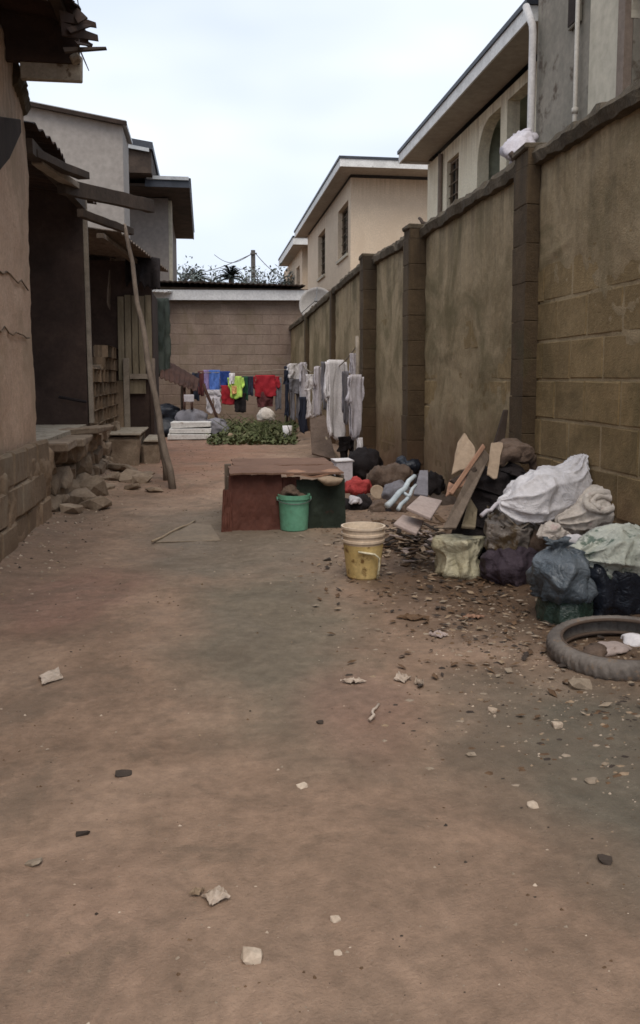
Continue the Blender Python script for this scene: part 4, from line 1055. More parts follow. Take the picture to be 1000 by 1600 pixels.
def garment(kind, cx, cy, ct, w, h, mat, label, along=V((1, 0, 0)), seed=0, stripes=None, slv=.5):
    """hung cloth, thickness by two layers; kind: shirt / cloth / trousers"""
    nn = V((-along.y, along.x, 0)); mb = MB(); top = V((cx, cy, ct))
    def panel(x0, x1, z0, z1, taper=0, off=0, nu=18, nv=18):
        def fn(u, v):
            x = x0 + (x1 - x0) * u; xm = (x0 + x1) / 2; x = xm + (x - xm) * (1 + taper * v)
            z = z0 + (z1 - z0) * v
            z += .035 * h * math.sin(u * 5 + seed) * v
            fold = (math.sin(u * 7.5 + seed + fb((u * 2, v * 1.2, seed), 1) * 2.6) * .02 + fb((u * 2.5, v * 1.6, seed + 1), 1) * .035) * (.3 + v)
            x += fb((v * 2.2, seed, u), 1) * w * .09; z += fb((u * 3, seed, 3), 1) * h * .05 * v
            return top + along * x + V((0, 0, -z)) + nn * (fold + off)
        mb.grid(fn, nu, nv)
    if kind == 'cloth': panel(-w / 2, w / 2, 0, h, -.08); panel(-w / 2, w / 2, 0, h * .8, -.05, .03)
    elif kind == 'shirt':
        panel(-w / 2, w / 2, 0, h, .05); panel(-w / 2, w / 2, .01, h * .95, .05, .035)
        for s_ in (-1, 1): panel(s_ * w * .5 - w * .02, s_ * w * .5 + s_ * w * .22, .03, h * slv, .15, .01, 8, 12)
    elif kind == 'trousers':
        panel(-w / 2, w / 2, 0, h * .35, 0); panel(-w / 2, -.01, h * .33, h, -.15); panel(.01, w / 2, h * .33, h, -.15)
        panel(-w / 2, w / 2, 0, h * .35, 0, .03)
    return tag(mb.build('garment_' + kind if kind != 'cloth' else 'hanging_cloth', mat, smooth=True, solid=.006), label, 'garment', 'washing on the lines')
def gpx(kind, x0, x1, y0, y1, mat, label, Y=YC, seed=0, **k):
    a_, b_ = PY(x0, y0, Y), PY(x1, y1, Y)
    return garment(kind, (a_.x + b_.x) / 2, Y, a_.z, b_.x - a_.x, a_.z - b_.z, mat, label, seed=seed, **k)
gpx('cloth', 300, 312, 582, 625, m_navyc, 'navy cloth at the far left of the coloured washing', seed=41)
gpx('cloth', 309, 319, 580, 618, m_maroon, 'dark maroon cloth between the navy and lilac cloths', seed=42)
gpx('cloth', 318, 327, 578, 612, m_lilac, 'narrow lilac cloth left of the bright blue one', seed=1)
gpx('cloth', 326, 344, 578, 612, m_blue, 'bright blue cloth on the far line next to the lilac one', seed=2)
gpx('cloth', 344, 360, 580, 607, m_dblue, 'dark blue cloth on the far line right of the bright blue one', seed=3, Y=YC - .03)
gpx('trousers', 322, 345, 609, 645, m_lgrey, 'pale grey shorts hanging low under the bright blue cloth', seed=4, Y=YC - .12)
gpx('cloth', 345, 371, 602, 632, m_dred, 'crimson cloth hanging below the dark blue cloth', seed=5, Y=YC - .1)
gpx('shirt', 360, 378, 588, 622, m_neon, 'lime yellow shirt on the far washing line', seed=6, Y=YC - .16)
gpx('cloth', 358, 367, 583, 600, m_white, 'small white vest overlapping the lime yellow shirt', seed=7, Y=YC - .2)
gpx('cloth', 362, 370, 603, 616, m_orange, 'small orange cloth against the lime yellow shirt', seed=8, Y=YC - .22)
gpx('cloth', 379, 388, 588, 625, m_dgreenc, 'dark green cloth right of the lime yellow shirt', seed=9, Y=YC - .1)
gpx('cloth', 387, 396, 588, 618, m_navyc, 'narrow navy cloth between dark green cloth and red garment', seed=10, Y=YC - .08)
gpx('cloth', 366, 385, 614, 644, m_black, 'black cloth drooping below the lime yellow shirt', seed=11, Y=YC - .14)
gpx('shirt', 399, 430, 586, 620, m_dred, 'wide crimson shirt on the far line, largest red garment', seed=12, slv=.6)
gpx('cloth', 401, 427, 612, 636, m_maroon, 'maroon hem cloth hanging under the wide crimson shirt', seed=13, Y=YC + .04)
gpx('cloth', 430, 440, 590, 640, m_grey, 'thin grey cloth right of the wide crimson shirt', seed=14, Y=YC + .05)
# line along the wall
xw = A - .42
def onw(px, py, x=xw): return PX(px, py, x)
ra, rb_ = onw(452, 566), onw(560, 545)
ra = PX(450, 572, xw); pts = [PX(448, 574, xw), PX(470, 566, xw), PX(486, 582, xw), PX(513, 562, xw), PX(530, 572, xw), PX(558, 540, xw)]
mb = MB()
rope('clothes_line', pts, .008, 'slack cord along the block wall holding the white washing', .02)
py0 = PX(558, 540, xw)
stick((xw, py0.y, 0), py0 + V((.0, 0, .12)), .03, 'line_post', 'crooked post by the third pier holding the near end of the wall washing line', m_post, 'post')
py1 = PX(448, 574, xw); stick((xw, py1.y, 0), py1 + V((0, 0, .1)), .03, 'line_post', 'far post of the washing line along the wall', m_darkwood, 'post')
def gw(kind, x0, x1, y0, y1, mat, label, x=xw, seed=0, ang=None, **k):
    """garment whose plane is turned towards the camera side a little: pixel span x0..x1"""
    pm = PX((x0 + x1) / 2, (y0 + y1) / 2, x); Y = pm.y
    a_, b_ = PY(x0, y0, Y), PY(x1, y1, Y); w = b_.x - a_.x
    an = R(ang if ang is not None else 35); al = V((math.cos(an), math.sin(an), 0))
    return garment(kind, (a_.x + b_.x) / 2, Y, a_.z, w / math.cos(an) * 1.0, a_.z - b_.z, mat, label, al, seed, **k)
gw('trousers', 445, 458, 572, 650, m_navyc, 'navy trousers at the far end of the wall washing line', seed=21)
gw('shirt', 452, 468, 568, 592, m_white, 'small white bundle of cloth over the navy trousers', seed=22, slv=.4)
gw('trousers', 452, 470, 592, 655, m_grey, 'grey jeans hanging behind the white striped shirts', seed=23)
gw('shirt', 470, 479, 566, 625, m_lgrey, 'narrow pale shirt left of the V shaped dip in the line', seed=24)
gw('cloth', 468, 482, 620, 675, m_navyc, 'dark navy cloth hanging below the narrow pale shirt', seed=25)
gw('trousers', 479, 494, 585, 652, m_white, 'white trousers in the dip of the washing line', seed=26)
gw('shirt', 493, 504, 572, 650, m_lgrey, 'pale grey shirt right of the white trousers', seed=27, slv=.4)
gw('cloth', 503, 512, 565, 640, m_grey, 'grey striped cloth folded over the line beside the long white robe', seed=28)
gw('shirt', 512, 538, 562, 685, m_white, 'long white robe, tallest garment on the wall line', seed=29, slv=.5, x=xw - .05)
gw('cloth', 536, 546, 580, 660, m_grey, 'grey cloth between the long white robe and pale sheet', seed=30)
gw('shirt', 547, 566, 585, 684, m_lgrey, 'pale lilac grey sheet shirt nearest to the third pier', seed=31, slv=.45, x=xw - .06)
gw('cloth', 549, 558, 552, 590, m_lgrey, 'small twisted pale rag at the near end of the wall line', seed=32)
gw('trousers', 530, 561, 682, 742, m_black, 'black trousers hanging low beneath the pale garments', seed=33, x=xw + .12)
gw('cloth', 560, 566, 684, 716, m_white, 'thin white strip hanging below the pale lilac grey garment', seed=34)

# ------------------------------------------------------------------ boards by the washing
def board4(name, pts, t, mat, label, cat='board', bevel=.004, parent=None):
    if name == 'cardboard':          # torn, uneven outline
        q_ = [V(p) for p in pts]; out = []; L0 = max((q_[i] - q_[i - 1]).length for i in range(len(q_))); cen = sum(q_, V((0, 0, 0))) / len(q_)
        for i, p in enumerate(q_):
            n_ = q_[(i + 1) % len(q_)]
            for k in range(5):
                w = p.lerp(n_, k / 5); out.append(w + (w - cen) * (fb(w, 14, 2) * .22))
        pts = out
    p = [V(q) for q in pts]; nn = (p[1] - p[0]).cross(p[2] - p[0]).normalized() * t
    mb = MB(); mb.prism([q for q in p], nn); o = mb.build(name, mat, parent, bevel=bevel)
    return tag(o, label, cat) if label else o
Yb = 11.6
board4('brown_board', [PY(484, 655, Yb + 1.2), PY(508, 648, Yb + 1.2), PY(525, 718, Yb), PY(487, 708, Yb + .3)], .03, m_brownc, 'brown board leaning under the white washing')
stick(G(529, 722), PY(509, 683, 12.2), .022, 'pale_stick', 'pale straight stick leaning on the brown board under the washing', m_palewood)
p = G(537, 757); hh = PY(537, 722, p.y).z
bx_ = thing('white_carton', (p.x, p.y, 0), 'upright grey white carton behind the iron sheet bench', 'carton')
mb = MB(); mb.box((p.x, p.y + .1, hh / 2), (.20, .2, hh), (0, 0, .1), jit=.006); mb.build('carton_body', m_lgrey, bx_, bevel=.006)
mb = MB(); mb.box((p.x, p.y + .1, hh + .012), (.22, .22, .018), (.03, 0, .12), jit=.004); mb.build('lid', m_white, bx_)

# ------------------------------------------------------------------ low bench of iron sheets
f0, f1 = G(345, 830), G(540, 828)
Yf = (f0.y + f1.y) / 2
ib = thing('sheet_iron_bench', ((f0.x + f1.x) / 2, Yf + .4, 0), 'low bench clad in rust red and dark green iron sheets with plywood top', 'bench')
zt = PY(450, 741, Yf).z
def crinkle(name, xL, xR, xLt, xRt, z0, z1, y, mat, seed, amp=.005, jag=.012, lean=.05):
    mb = MB()
    def fn(u, v):
        x = (xL + (xR - xL) * u) * (1 - v) + (xLt + (xRt - xLt) * u) * v
        z = z0 + (z1 - z0 + (fb((u * 5, seed, 0), 1) * jag)) * v
        return V((x, y + lean * v + amp * math.sin(u * 26 + seed) * .35 + amp * fb((u * 4, v * 3, seed), 1) * 2, z))
    mb.grid(fn, 50, 20); return mb.build(name, mat, ib, smooth=False, solid=.006)
def XF(px, y=None): return PY(px, 790, Yf).x
crinkle('red_sheet', XF(345), XF(362), XF(349), XF(363), .0, PY(350, 766, Yf).z, Yf - .03, m_rustsheet, 1)
crinkle('red_sheet', XF(356), XF(446), XF(358), XF(440), .0, zt, Yf, m_rustsheet, 2, lean=.03)
crinkle('red_sheet', XF(420), XF(474), XF(418), XF(470), .0, zt - .03, Yf + .035, m_rustsheet, 3, lean=.02)
crinkle('green_sheet', XF(466), XF(541), XF(464), XF(540), .0, zt - .05, Yf + .02, m_greensheet, 4, lean=.03)
# side and legs
yb_ = Yf + 1.15
mb = MB()
for x in (XF(362), XF(534)):
    for y in (Yf + .1, yb_ - .1): mb = MB(); mb.bx(x - .03, x + .03, y - .03, y + .03, 0, zt - .02); mb.build('leg', m_oldwood, ib)
mb = MB(); mb.bx(XF(364), XF(366), Yf + .14, yb_ - .14, .02, zt - .04); mb.build('side_sheet', m_rustsheet, ib)
mb = MB(); mb.bx(XF(531), XF(534), Yf + .14, yb_ - .14, .02, zt - .06); mb.build('side_sheet', m_greensheet, ib)
# top boards, warped
for k in range(2):
    y0 = Yf - .05 + .58 * k; y1 = y0 + .60 + .01
    mb = MB(); xl, xr_ = XF(357) + .03 * k + r3.uniform(0, .04), XF(534) + r3.uniform(-.05, .05)
    def fn(u, v, y0=y0, y1=y1, xl=xl, xr_=xr_, k=k):
        x = xl + (xr_ - xl) * u + .02 * fb((v * 3, k, 0), 2); 
        return V((x, y0 + (y1 - y0 - .015) * v + (.03 * fb((u * 7, k, 2), 1) if v < .01 else 0), zt + .01 + .008 * fb((u * 2, v, k), 1) + .004 * k))
    mb.grid(fn, 30, 5); mb.build('top_board', m_ply, ib, solid=.014)
a_ = PY(420, 737, Yf - .02); 
mb = MB()
def fn(u, v):
    a_, b_ = PY(448, 750, Yf - .05), PY(532, 748, Yf - .05); p = a_.lerp(b_, u); return p + V((0, .12 * v, .03 + .02 * v + .012 * math.sin(u * 9) ))
mb.grid(fn, 40, 6); mb.build('loose_board', m_redcard, ib, solid=.012)
mb = MB(); p = PY(516, 752, Yf - .06); mb.loft([p + V((-.1, 0, .02)), p + V((-.04, 0, .01)), p + V((.04, 0, 0)), p + V((.1, .02, .015))], [(.02, .01), (.06, .03), (.06, .035), (.02, .01)], 20, 16, .012, 14, 2)
tag(mb.build('crumpled_rag', m_card, smooth=True), 'small crumpled tan rag on the right front edge of the bench', 'rag')

# ------------------------------------------------------------------ buckets
gbp = G(462, 833); gy = gbp.y + .02
hb = PY(462, 776, gbp.y).z; rt, rbm = (PY(487, 776, gbp.y).x - PY(437, 776, gbp.y).x) / 2, (PY(484, 830, gbp.y).x - PY(441, 830, gbp.y).x) / 2
bk = thing('green_bucket', (gbp.x, gy + rt, 0), 'mint green plastic bucket full of rubble in front of the iron bench', 'bucket')
mb = MB(); gcx = gbp.x; gcy = gy + rt * .8
gzb = gz(gcx, gcy) - .004
mb.lathe((gcx, gcy, gzb), [(.001, .004), (rbm - .01, 0), (rbm, .01), (rbm + (rt - rbm) * .5, hb * .5), (rt - .004, hb * .86), (rt - .002, hb * .87), (rt + .004, hb * .88), (rt + .004, hb), (rt - .006, hb), (rt - .01, hb * .9), (rbm - .006, .02), (.001, .018)], 40)
mb.build('bucket_body', m_bgreen, bk, smooth=False)
mb = MB()
for s_ in (-1, 1): mb.box((gcx + s_ * (rt + .006), gcy, hb * .88 + gzb), (.014, .03, .03))
mb.build('handle_lug', m_bgreen, bk)
mb = MB(); mb.tube([(gcx + (rt + .012) * math.cos(a), gcy - (rt + .012) * math.sin(a) * .95, gzb + hb * .88 - math.sin(a) * hb * .10) for a in [PI * i / 20 for i in range(21)]], .0035, 6); mb.build('handle', m_metal, bk)
mb = MB(); mb.loft([V((gcx - rt * .8, gcy, hb * .92)), V((gcx - rt * .4, gcy, hb * 1.05)), V((gcx, gcy, hb * 1.03)), V((gcx + rt * .3, gcy, hb * .97)), V((gcx + rt * .8, gcy, hb * .9))], [(.02, .02), (.06, .05), (.07, .045), (.05, .03), (.02, .015)], 26, 24, .02, 16, 7)
tag(mb.build('bucket_rag', m_brownc, smooth=True), 'muddy cloth heaped in the mouth of the mint green bucket', 'cloth')
# yellow bucket, split, pinkish rim
yp = G(573, 912); Yy = yp.y
pxr = lambda px, py: PY(px, py, Yy)
hy = pxr(573, 829).z; ry = (pxr(608, 840).x - pxr(540, 840).x) / 2; ryb = (pxr(598, 905).x - pxr(548, 905).x) / 2
yc = (pxr(574, 840).x, Yy + ry, gz(yp.x, Yy) - .004)
yb = thing('yellow_bucket', yc, 'battered dirty yellow bucket with pinkish white ribbed rim', 'bucket')
mb = MB(); mb.lathe(yc, [(.001, .004), (ryb - .01, 0), (ryb, .012), (ryb + (ry - ryb) * .75, hy * .66), (ryb + (ry - ryb) * .75 - .006, hy * .66), (ryb - .006, .02), (.001, .018)], 44)
for v_ in mb.v: 
    v_.x += fb(v_, 9, 2) * .006; v_.y += fb(v_ + V((5, 0, 0)), 9, 2) * .008
mb.build('bucket_body', m_yellow, yb)
mb = MB(); r_ = ry - .004
mb.lathe(yc, [(r_ - .016, hy * .655), (r_ - .008, hy * .66), (r_ - .006, hy * .70), (r_ + .004, hy * .71), (r_ + .004, hy * .75), (r_ - .004, hy * .76), (r_ - .003, hy * .82), (r_ + .006, hy * .83), (r_ + .006, hy * .87), (r_ - .002, hy * .88), (r_, hy * .95), (r_ + .008, hy * .96), (r_ + .008, hy), (r_ - .004, hy), (r_ - .012, hy * .9), (r_ - .02, hy * .66)], 44)
mb.build('rim', m_pinkwhite, yb)
mb = MB(); hx = pxr(593, 870)
mb.tube([V((pxr(560, 868).x, yc[1] - ry * .98, pxr(560, 868).z + .02)), V((hx.x - .03, yc[1] - ry * 1.0, hx.z + .015)), V((hx.x, yc[1] - ry * .95, hx.z - .01)), V((hx.x + .0, yc[1] - ry * .88, pxr(593, 890).z)), V((hx.x - .01, yc[1] - ry * .85, pxr(593, 905).z))], .011, 8, squash=.6)
mb.build('handle', m_creambag, yb, smooth=True)
mb = MB(); mb.lathe((yc[0], yc[1], yc[2] + hy * .72), [(.001, .03), (ry * .5, .02), (ry * .9, 0)], 30)
for v_ in mb.v: v_.z += fb(v_, 14, 3) * .012
tag(mb.build('mortar_fill', m_concrete), 'dried mortar filling the battered yellow bucket', 'mortar')

# ------------------------------------------------------------------ bags along the wall (right)
def bag(name, label, path, rads, mat, seed, amp=.022, ns=8, cat='sack', seg=96, n=84, floor=None, pleat=0, pw=2.2):
    mb = MB(); mb.loft(path, rads, seg, n, amp, ns, seed, floor=floor, pleat=pleat, pw=pw)
    return tag(mb.build(name, mat, smooth=True), label, cat)
def knot(c, r, mat, label):
    """gathered neck and flared ears of a tied bag"""
    par = sc.collection.objects[-1]; mb = MB(); seg = 40; vs = []; prof = [(1.5, -.9), (.8, -.35), (.42, 0), (.5, .25), (.95, .7), (1.35, 1.0)]
    for i, (q, z) in enumerate(prof):
        for k in range(seg):
            a = 2 * PI * k / seg; rr = r * q * (1 + (.22 * math.sin(a * 9) + .15 * math.sin(a * 4 + i)) * (.4 + .15 * i)); vs.append(c + V((rr * math.cos(a), rr * math.sin(a) * .7, r * z * (1 + .25 * math.sin(a * 3)))))
    mb.add(vs, [(i * seg + k, i * seg + (k + 1) % seg, (i + 1) * seg + (k + 1) % seg, (i + 1) * seg + k) for i in range(len(prof) - 1) for k in range(seg)])
    return mb.build('knotted_neck', mat, par, smooth=True, solid=.003)
# grey sack standing (765-850, 790-925)
gp = G(800, 922); gY = gp.y + .2
cx = PY(800, 850, gY).x
z_ = lambda px, py, Y: PY(px, py, Y).z
w = (PY(845, 860, gY).x - PY(762, 860, gY).x) / 2
bag('purple_cloth', 'dark purple cloth bunched at the foot of the grey plastic sack', [V((cx, gY, -.03)), V((cx, gY, .03)), V((cx, gY, .10)), V((cx, gY, .17)), V((cx, gY + .02, .21))], [(w * .9, .13), (w * 1.06, .17), (w * 1.06, .18), (w * .95, .15), (w * .3, .05)], m_purple, 3, .022, 9, 'cloth', pleat=9)
bag('grey_sack', 'dirty grey plastic sack standing under the white tilted sack', [V((cx + .0, gY + .03, .17)), V((cx, gY + .03, .24)), V((cx, gY + .03, .34)), V((cx + .0, gY + .03, z_(800, 822, gY))), V((cx - .01, gY + .03, z_(800, 796, gY)))], [(w * .8, .13), (w * 1.0, .16), (w, .17), (w * .92, .15), (w * .3, .06)], m_greysack, 8, .03, 8, pleat=11)
# stick in its mouth
stick(PY(752, 806, gY - .1), PY(790, 780, gY), .013, 'pale_stick', 'short pale stick poking out left of the white tilted sack', m_lgrey)
# white tilted sack
Yw = gY - .02
P0, P1, P2, P3, P4, P5 = PY(779, 786, Yw), PY(806, 790, Yw), PY(846, 777, Yw + .05), PY(886, 757, Yw + .1), PY(905, 728, Yw + .15), PY(914, 712, Yw + .18)
mb = MB(); mb.loft([P0, P1, P2, P3, P4, P5], [(.04, .035), (.14, .115), (.165, .15), (.14, .12), (.075, .06), (.028, .02)], 110, 100, .016, 8, 12, pleat=11, pw=2.7)
tag(mb.build('white_sack', m_whitesack, smooth=True), 'white woven sack tilted up against the wall, tied corner pointing up', 'sack')
# cream rolled sack (880-990, 755-830)
Yr = gY - .05
C0 = PY(936, 795, Yr)
mb = MB(); mb.loft([PY(868, 815, Yr - .05), PY(893, 812, Yr - .03), PY(925, 800, Yr), PY(960, 794, Yr + .05), PY(988, 800, Yr + .1), PY(999, 806, Yr + .12)], [(.05, .03), (.12, .085), (.16, .13), (.16, .145), (.12, .11), (.04, .04)], 100, 90, .018, 8, 31, pleat=9)
rs = tag(mb.build('rolled_sack', m_creamsack, smooth=True), 'cream white sack with twisted rolled mouth, right of the tilted white sack', 'sack')
# rolled mouth: spiral of cloth
mb = MB(); c = PY(940, 785, Yr - .13); pts = []
for i in range(46):
    a = i / 46 * 2 * PI * 1.7; rr = .092 - .05 * i / 46
    pts.append(c + V((rr * math.cos(a) * 1.25, -.02 * i / 46 + .03 * math.sin(a), rr * math.sin(a) * .62)))
mb.tube(pts, [.024 - .008 * i / 46 + .003 * math.sin(i * 1.3) for i in range(46)], 10)
mb.build('rolled_mouth', m_creamsack, rs, smooth=True)
# pink white rags between
for k, (px_, py_, s_, mt, lb_) in enumerate(((868, 838, .11, m_creamsack, 'crumpled pinkish white rag beneath the cream rolled sack'), (895, 850, .09, m_whitesack, 'small crumpled white rag between the blue grey bag and rolled sack'))):
    p = PY(px_, py_, Yr - .18)
    bag('rag', lb_, [p + V((-s_, 0, 0)), p + V((-s_ * .4, 0, .015)), p + V((s_ * .4, .02, 0)), p + V((s_, .02, -.01))], [(.015, .015), (.06, .045), (.07, .045), (.015, .015)], mt, 5 + k, .02, 15, 'rag', 32, 30)
# brown filler bag under the rags
p = G(866, 900); bag('brown_sack', 'dull brown sack wedged between the grey sack and blue grey bag', [V((PY(862, 900, Yr).x, Yr + .05, z)) for z in (-.02, .08, .25, .33, .36)], [(.1, .1), (.16, .14), (.17, .15), (.12, .1), (.03, .03)], m_brownc, 17, .03, 8)
# blue grey bag and bottle green base
bp = G(878, 985); bY = bp.y + .17; w = (PY(918, 920, bY).x - PY(836, 920, bY).x) / 2; cx = PY(877, 920, bY).x
bag('green_bag', 'bottle green plastic bag on the ground behind the tyre', [V((cx + .02, bY, -.03)), V((cx + .02, bY, .02)), V((cx + .02, bY, .08)), V((cx + .02, bY, .13)), V((cx + .02, bY, .15))], [(w * .85, .12), (w * .92, .15), (w * .9, .15), (w * .8, .13), (w * .3, .05)], m_dkgreen, 9, .015, 8)
bag('blue_grey_bag', 'shiny blue grey plastic bag stacked on the bottle green bag', [V((cx, bY, .115)), V((cx, bY, .16)), V((cx - .0, bY, .24)), V((cx, bY, z_(877, 872, bY))), V((cx, bY, z_(877, 855, bY)))], [(w * .85, .13), (w * 1.03, .17), (w * 1.0, .165), (w * .85, .14), (w * .3, .05)], m_bluegrey, 14, .03, 7, pleat=11)
knot(V((cx - .03, bY - .01, z_(877, 858, bY))), .05, m_bluegrey, 'blue grey knotted neck of the plastic bag behind the tyre')
# black navy tarp heap
nY = bY + .12; cxn = PY(968, 900, nY).x
bag('black_bag', 'large black navy bag filling the right edge behind the tyre', [V((cxn, nY, -.03)), V((cxn, nY, .05)), V((cxn, nY, .16)), V((cxn + .02, nY, .25)), V((cxn + .02, nY, .30))], [(.25, .2), (.30, .24), (.30, .24), (.25, .2), (.08, .06)], m_navy, 18, .03, 6, pleat=9)
# pale green sack on top
bag('pale_green_sack', 'pale green sack lying flat on the black bag at the right edge', [PY(903, 868, nY - .1), PY(925, 864, nY - .08), PY(962, 862, nY - .06), PY(1000, 864, nY - .02), PY(1040, 868, nY), PY(1060, 870, nY)], [(.03, .02), (.13, .07), (.18, .115), (.18, .12), (.14, .1), (.03, .03)], m_palegreen, 22, .03, 7, pleat=9)
# cream bag
cp = G(718, 908); cY = cp.y + .14; w = (PY(760, 870, cY).x - PY(680, 870, cY).x) / 2; cx = PY(719, 870, cY).x
tz = z_(719, 838, cY)
bag('cream_bag', 'crumpled cream plastic carrier bag standing on the litter', [V((cx, cY, -.02)), V((cx, cY, .03)), V((cx - .0, cY, tz * .5)), V((cx, cY, tz * .9)), V((cx, cY, tz * .97)), V((cx, cY, tz * .72))], [(w * .6, .09), (w * .88, .13), (w * .85, .13), (w * .98, .12), (w * .85, .09), (w * .4, .04)], m_creambag, 27, .026, 8, 'bag', pleat=9)
# dark pile behind
p = PY(785, 770, gY + .35); 
bag('black_heap', 'black cloth heap in shadow between the planks and white sack', [V((p.x - .16, gY + .32, -.02)), V((p.x - .1, gY + .35, .2)), V((p.x, gY + .38, .42)), V((p.x + .06, gY + .4, .58)), V((p.x + .1, gY + .4, .66))], [(.16, .14), (.22, .17), (.24, .16), (.17, .12), (.05, .04)], m_black, 33, .03, 7, 'cloth')
p = PY(805, 712, gY + .4)
bag('brown_jacket', 'brown jacket draped over the top of the black cloth heap', [p + V((-.12, -.02, -.06)), p + V((-.07, 0, .01)), p + V((0, .02, .02)), p + V((.09, .02, -.02)), p + V((.15, .02, -.1))], [(.03, .03), (.09, .07), (.1, .075), (.08, .07), (.02, .02)], m_brownc, 36, .02, 9, 'jacket')
# planks and cardboard
YP = gY + .15
def quadpx(c4_, Ys): return [PY(a, b, y) for (a, b), y in zip(c4_, Ys)]
board4('plank', quadpx([(691, 828), (712, 828), (765, 716), (752, 700)], [YP - .25, YP - .25, YP + .2, YP + .2]), .02, m_oldwood, 'long grey brown plank leaning diagonally behind the cream bag', 'plank')
board4('cardboard', quadpx([(705, 742), (738, 728), (742, 700), (726, 676), (714, 690)], [YP + .1, YP + .1, YP + .2, YP + .25, YP + .25]), .012, m_card, 'tan torn cardboard standing at the top of the plank pile', 'cardboard')
board4('cardboard', quadpx([(696, 778), (728, 758), (740, 738), (704, 752)], [YP + .0, YP + .0, YP + .1, YP + .1]), .012, m_redcard, 'reddish cardboard piece below the tan torn cardboard', 'cardboard')
board4('cardboard', quadpx([(762, 740), (777, 744), (787, 690), (768, 690)], [YP + .05, YP + .05, YP + .25, YP + .25]), .012, m_card, 'narrow tan cardboard strip beside the brown jacket', 'cardboard')
board4('plank', quadpx([(700, 770), (706, 774), (757, 700), (753, 694)], [YP - .06, YP - .06, YP + .17, YP + .17]), .015, m_redcard, 'thin reddish batten lying along the long diagonal plank', 'plank')
board4('plank', quadpx([(700, 752), (708, 757), (744, 736), (740, 730)], [YP - .0, YP - .0, YP + .08, YP + .08]), .02, m_darkwood, 'short dark slat crossing the cardboard pieces', 'plank')
board4('plank', quadpx([(720, 826), (742, 828), (745, 800), (733, 780)], [YP - .1, YP - .1, YP + .1, YP + .1]), .02, m_panel, 'olive board standing behind the cream bag', 'plank')
q0 = PX(778, 700, A - .06); q1 = PX(790, 645, A - .03)
board4('plank', quadpx([(768, 700), (785, 700), (792, 640), (786, 640)], [gY + .75] * 4), .03, m_darkwood, 'dark narrow board standing against the wall above the jacket', 'plank')
board4('slab_board', quadpx([(634, 797), (672, 814), (690, 786), (655, 778)], [YP + .0, YP - .1, YP + .25, YP + .35]), .02, m_pinkslab, 'pinkish grey board lying tilted left of the planks')
board4('slab_board', quadpx([(614, 822), (650, 838), (662, 818), (628, 808)], [YP - .0, YP - .1, YP + .1, YP + .15]), .02, m_pinkslab, 'smaller beige board in front of the pinkish grey board')
board4('slab_board', quadpx([(645, 775), (668, 778), (668, 738), (655, 738)], [YP + .5, YP + .5, YP + .8, YP + .8]), .02, m_grey, 'bluish grey panel leaning against the wall foot')
for k, (a_, b_, y0, y1, r) in enumerate((((605, 790), (648, 744), 0, .3, .02), ((622, 796), (650, 758), -.02, .25, .014), ((627, 768), (640, 775), .15, .1, .012))):
    stick(PY(a_[0], a_[1], YP + .1 + y0), PY(b_[0], b_[1], YP + .1 + y1), r, 'metal_bar', ['pale blue metal bar leaning in the scrap, thickest of three', 'thin pale blue metal bar under the thickest one', 'short pale blue cross bar joining the two leaning bars'][k], m_palmetal, 'bar')
# crumpled scrap under bars
def scrap(px_, py_, Y, w, h_, mat, seed, name, label, cat):
    p = PY(px_, py_, Y); return bag(name, label, [p + V((-w, 0, -.02)), p + V((-w * .5, 0, .01)), p + V((w * .4, .03, .02)), p + V((w, .03, -.02))], [(.02, .02), (h_ * 1.3, h_), (h_ * 1.3, h_), (.02, .02)], mat, seed, .03, 9, cat, 40, 36)
scrap(608, 748, 8.3, .26, .13, m_brownc, 41, 'grey_brown_cloth', 'grey brown cloth mound behind the red bag', 'cloth')
scrap(640, 734, 8.6, .16, .12, m_navy, 42, 'black_bag', 'black bag at the foot of the second pier', 'bag')
scrap(560, 765, 7.9, .14, .085, m_red, 43, 'red_bag', 'bright red cloth bag beside the iron sheet bench', 'bag')
scrap(560, 795, 7.5, .18, .09, m_black, 44, 'black_bag', 'black bag on the ground below the bright red bag', 'bag')
scrap(556, 784, 7.35, .05, .035, m_lgrey, 45, 'rag', 'small pale rag in front of the bright red bag', 'rag')
scrap(570, 730, 9.6, .22, .18, m_black, 46, 'black_bag', 'black bag under the hanging washing by the third pier', 'bag')
scrap(625, 800, 7.3, .2, .08, m_black, 47, 'black_cloth', 'black cloth spread under the pale blue metal bars', 'cloth')
scrap(690, 800, 7.4, .2, .14, m_darkwood, 48, 'brown_sack', 'dark brown sack squeezed behind the diagonal plank', 'sack')
scrap(640, 855, 6.7, .16, .05, m_brownc, 49, 'brown_cloth', 'muddy brown cloth lying flat among the scrap', 'cloth')
scrap(675, 880, 6.25, .07, .06, m_darkwood, 50, 'dark_sack', 'small dark brown lump left of the cream carrier bag', 'sack')
scrap(648, 792, 7.2, .22, .10, m_brownc, 51, 'brown_sack', 'brown sack under the pinkish grey board', 'sack')
scrap(672, 762, 7.6, .15, .12, m_black, 52, 'black_bag', 'black bag against the wall left of the tan cardboard', 'bag')
scrap(622, 772, 7.7, .16, .10, m_grey, 53, 'grey_bag', 'grey bag behind the pale blue metal bars', 'bag')
scrap(598, 800, 7.3, .14, .07, m_brownc, 54, 'brown_rag', 'brown rag heap between the bright red bag and metal bars', 'rag')
scrap(690, 838, 6.7, .15, .09, m_redcard, 55, 'tan_bundle', 'reddish tan paper bundle at the foot of the long diagonal plank', 'bundle')
scrap(748, 752, 7.0, .13, .16, m_brownc, 56, 'brown_sack', 'brown sack filling the gap behind the narrow cardboard strip', 'sack')
scrap(830, 760, 6.4, .2, .14, m_black, 57, 'black_sack', 'black sack behind the white tilted sack by the wall', 'sack')
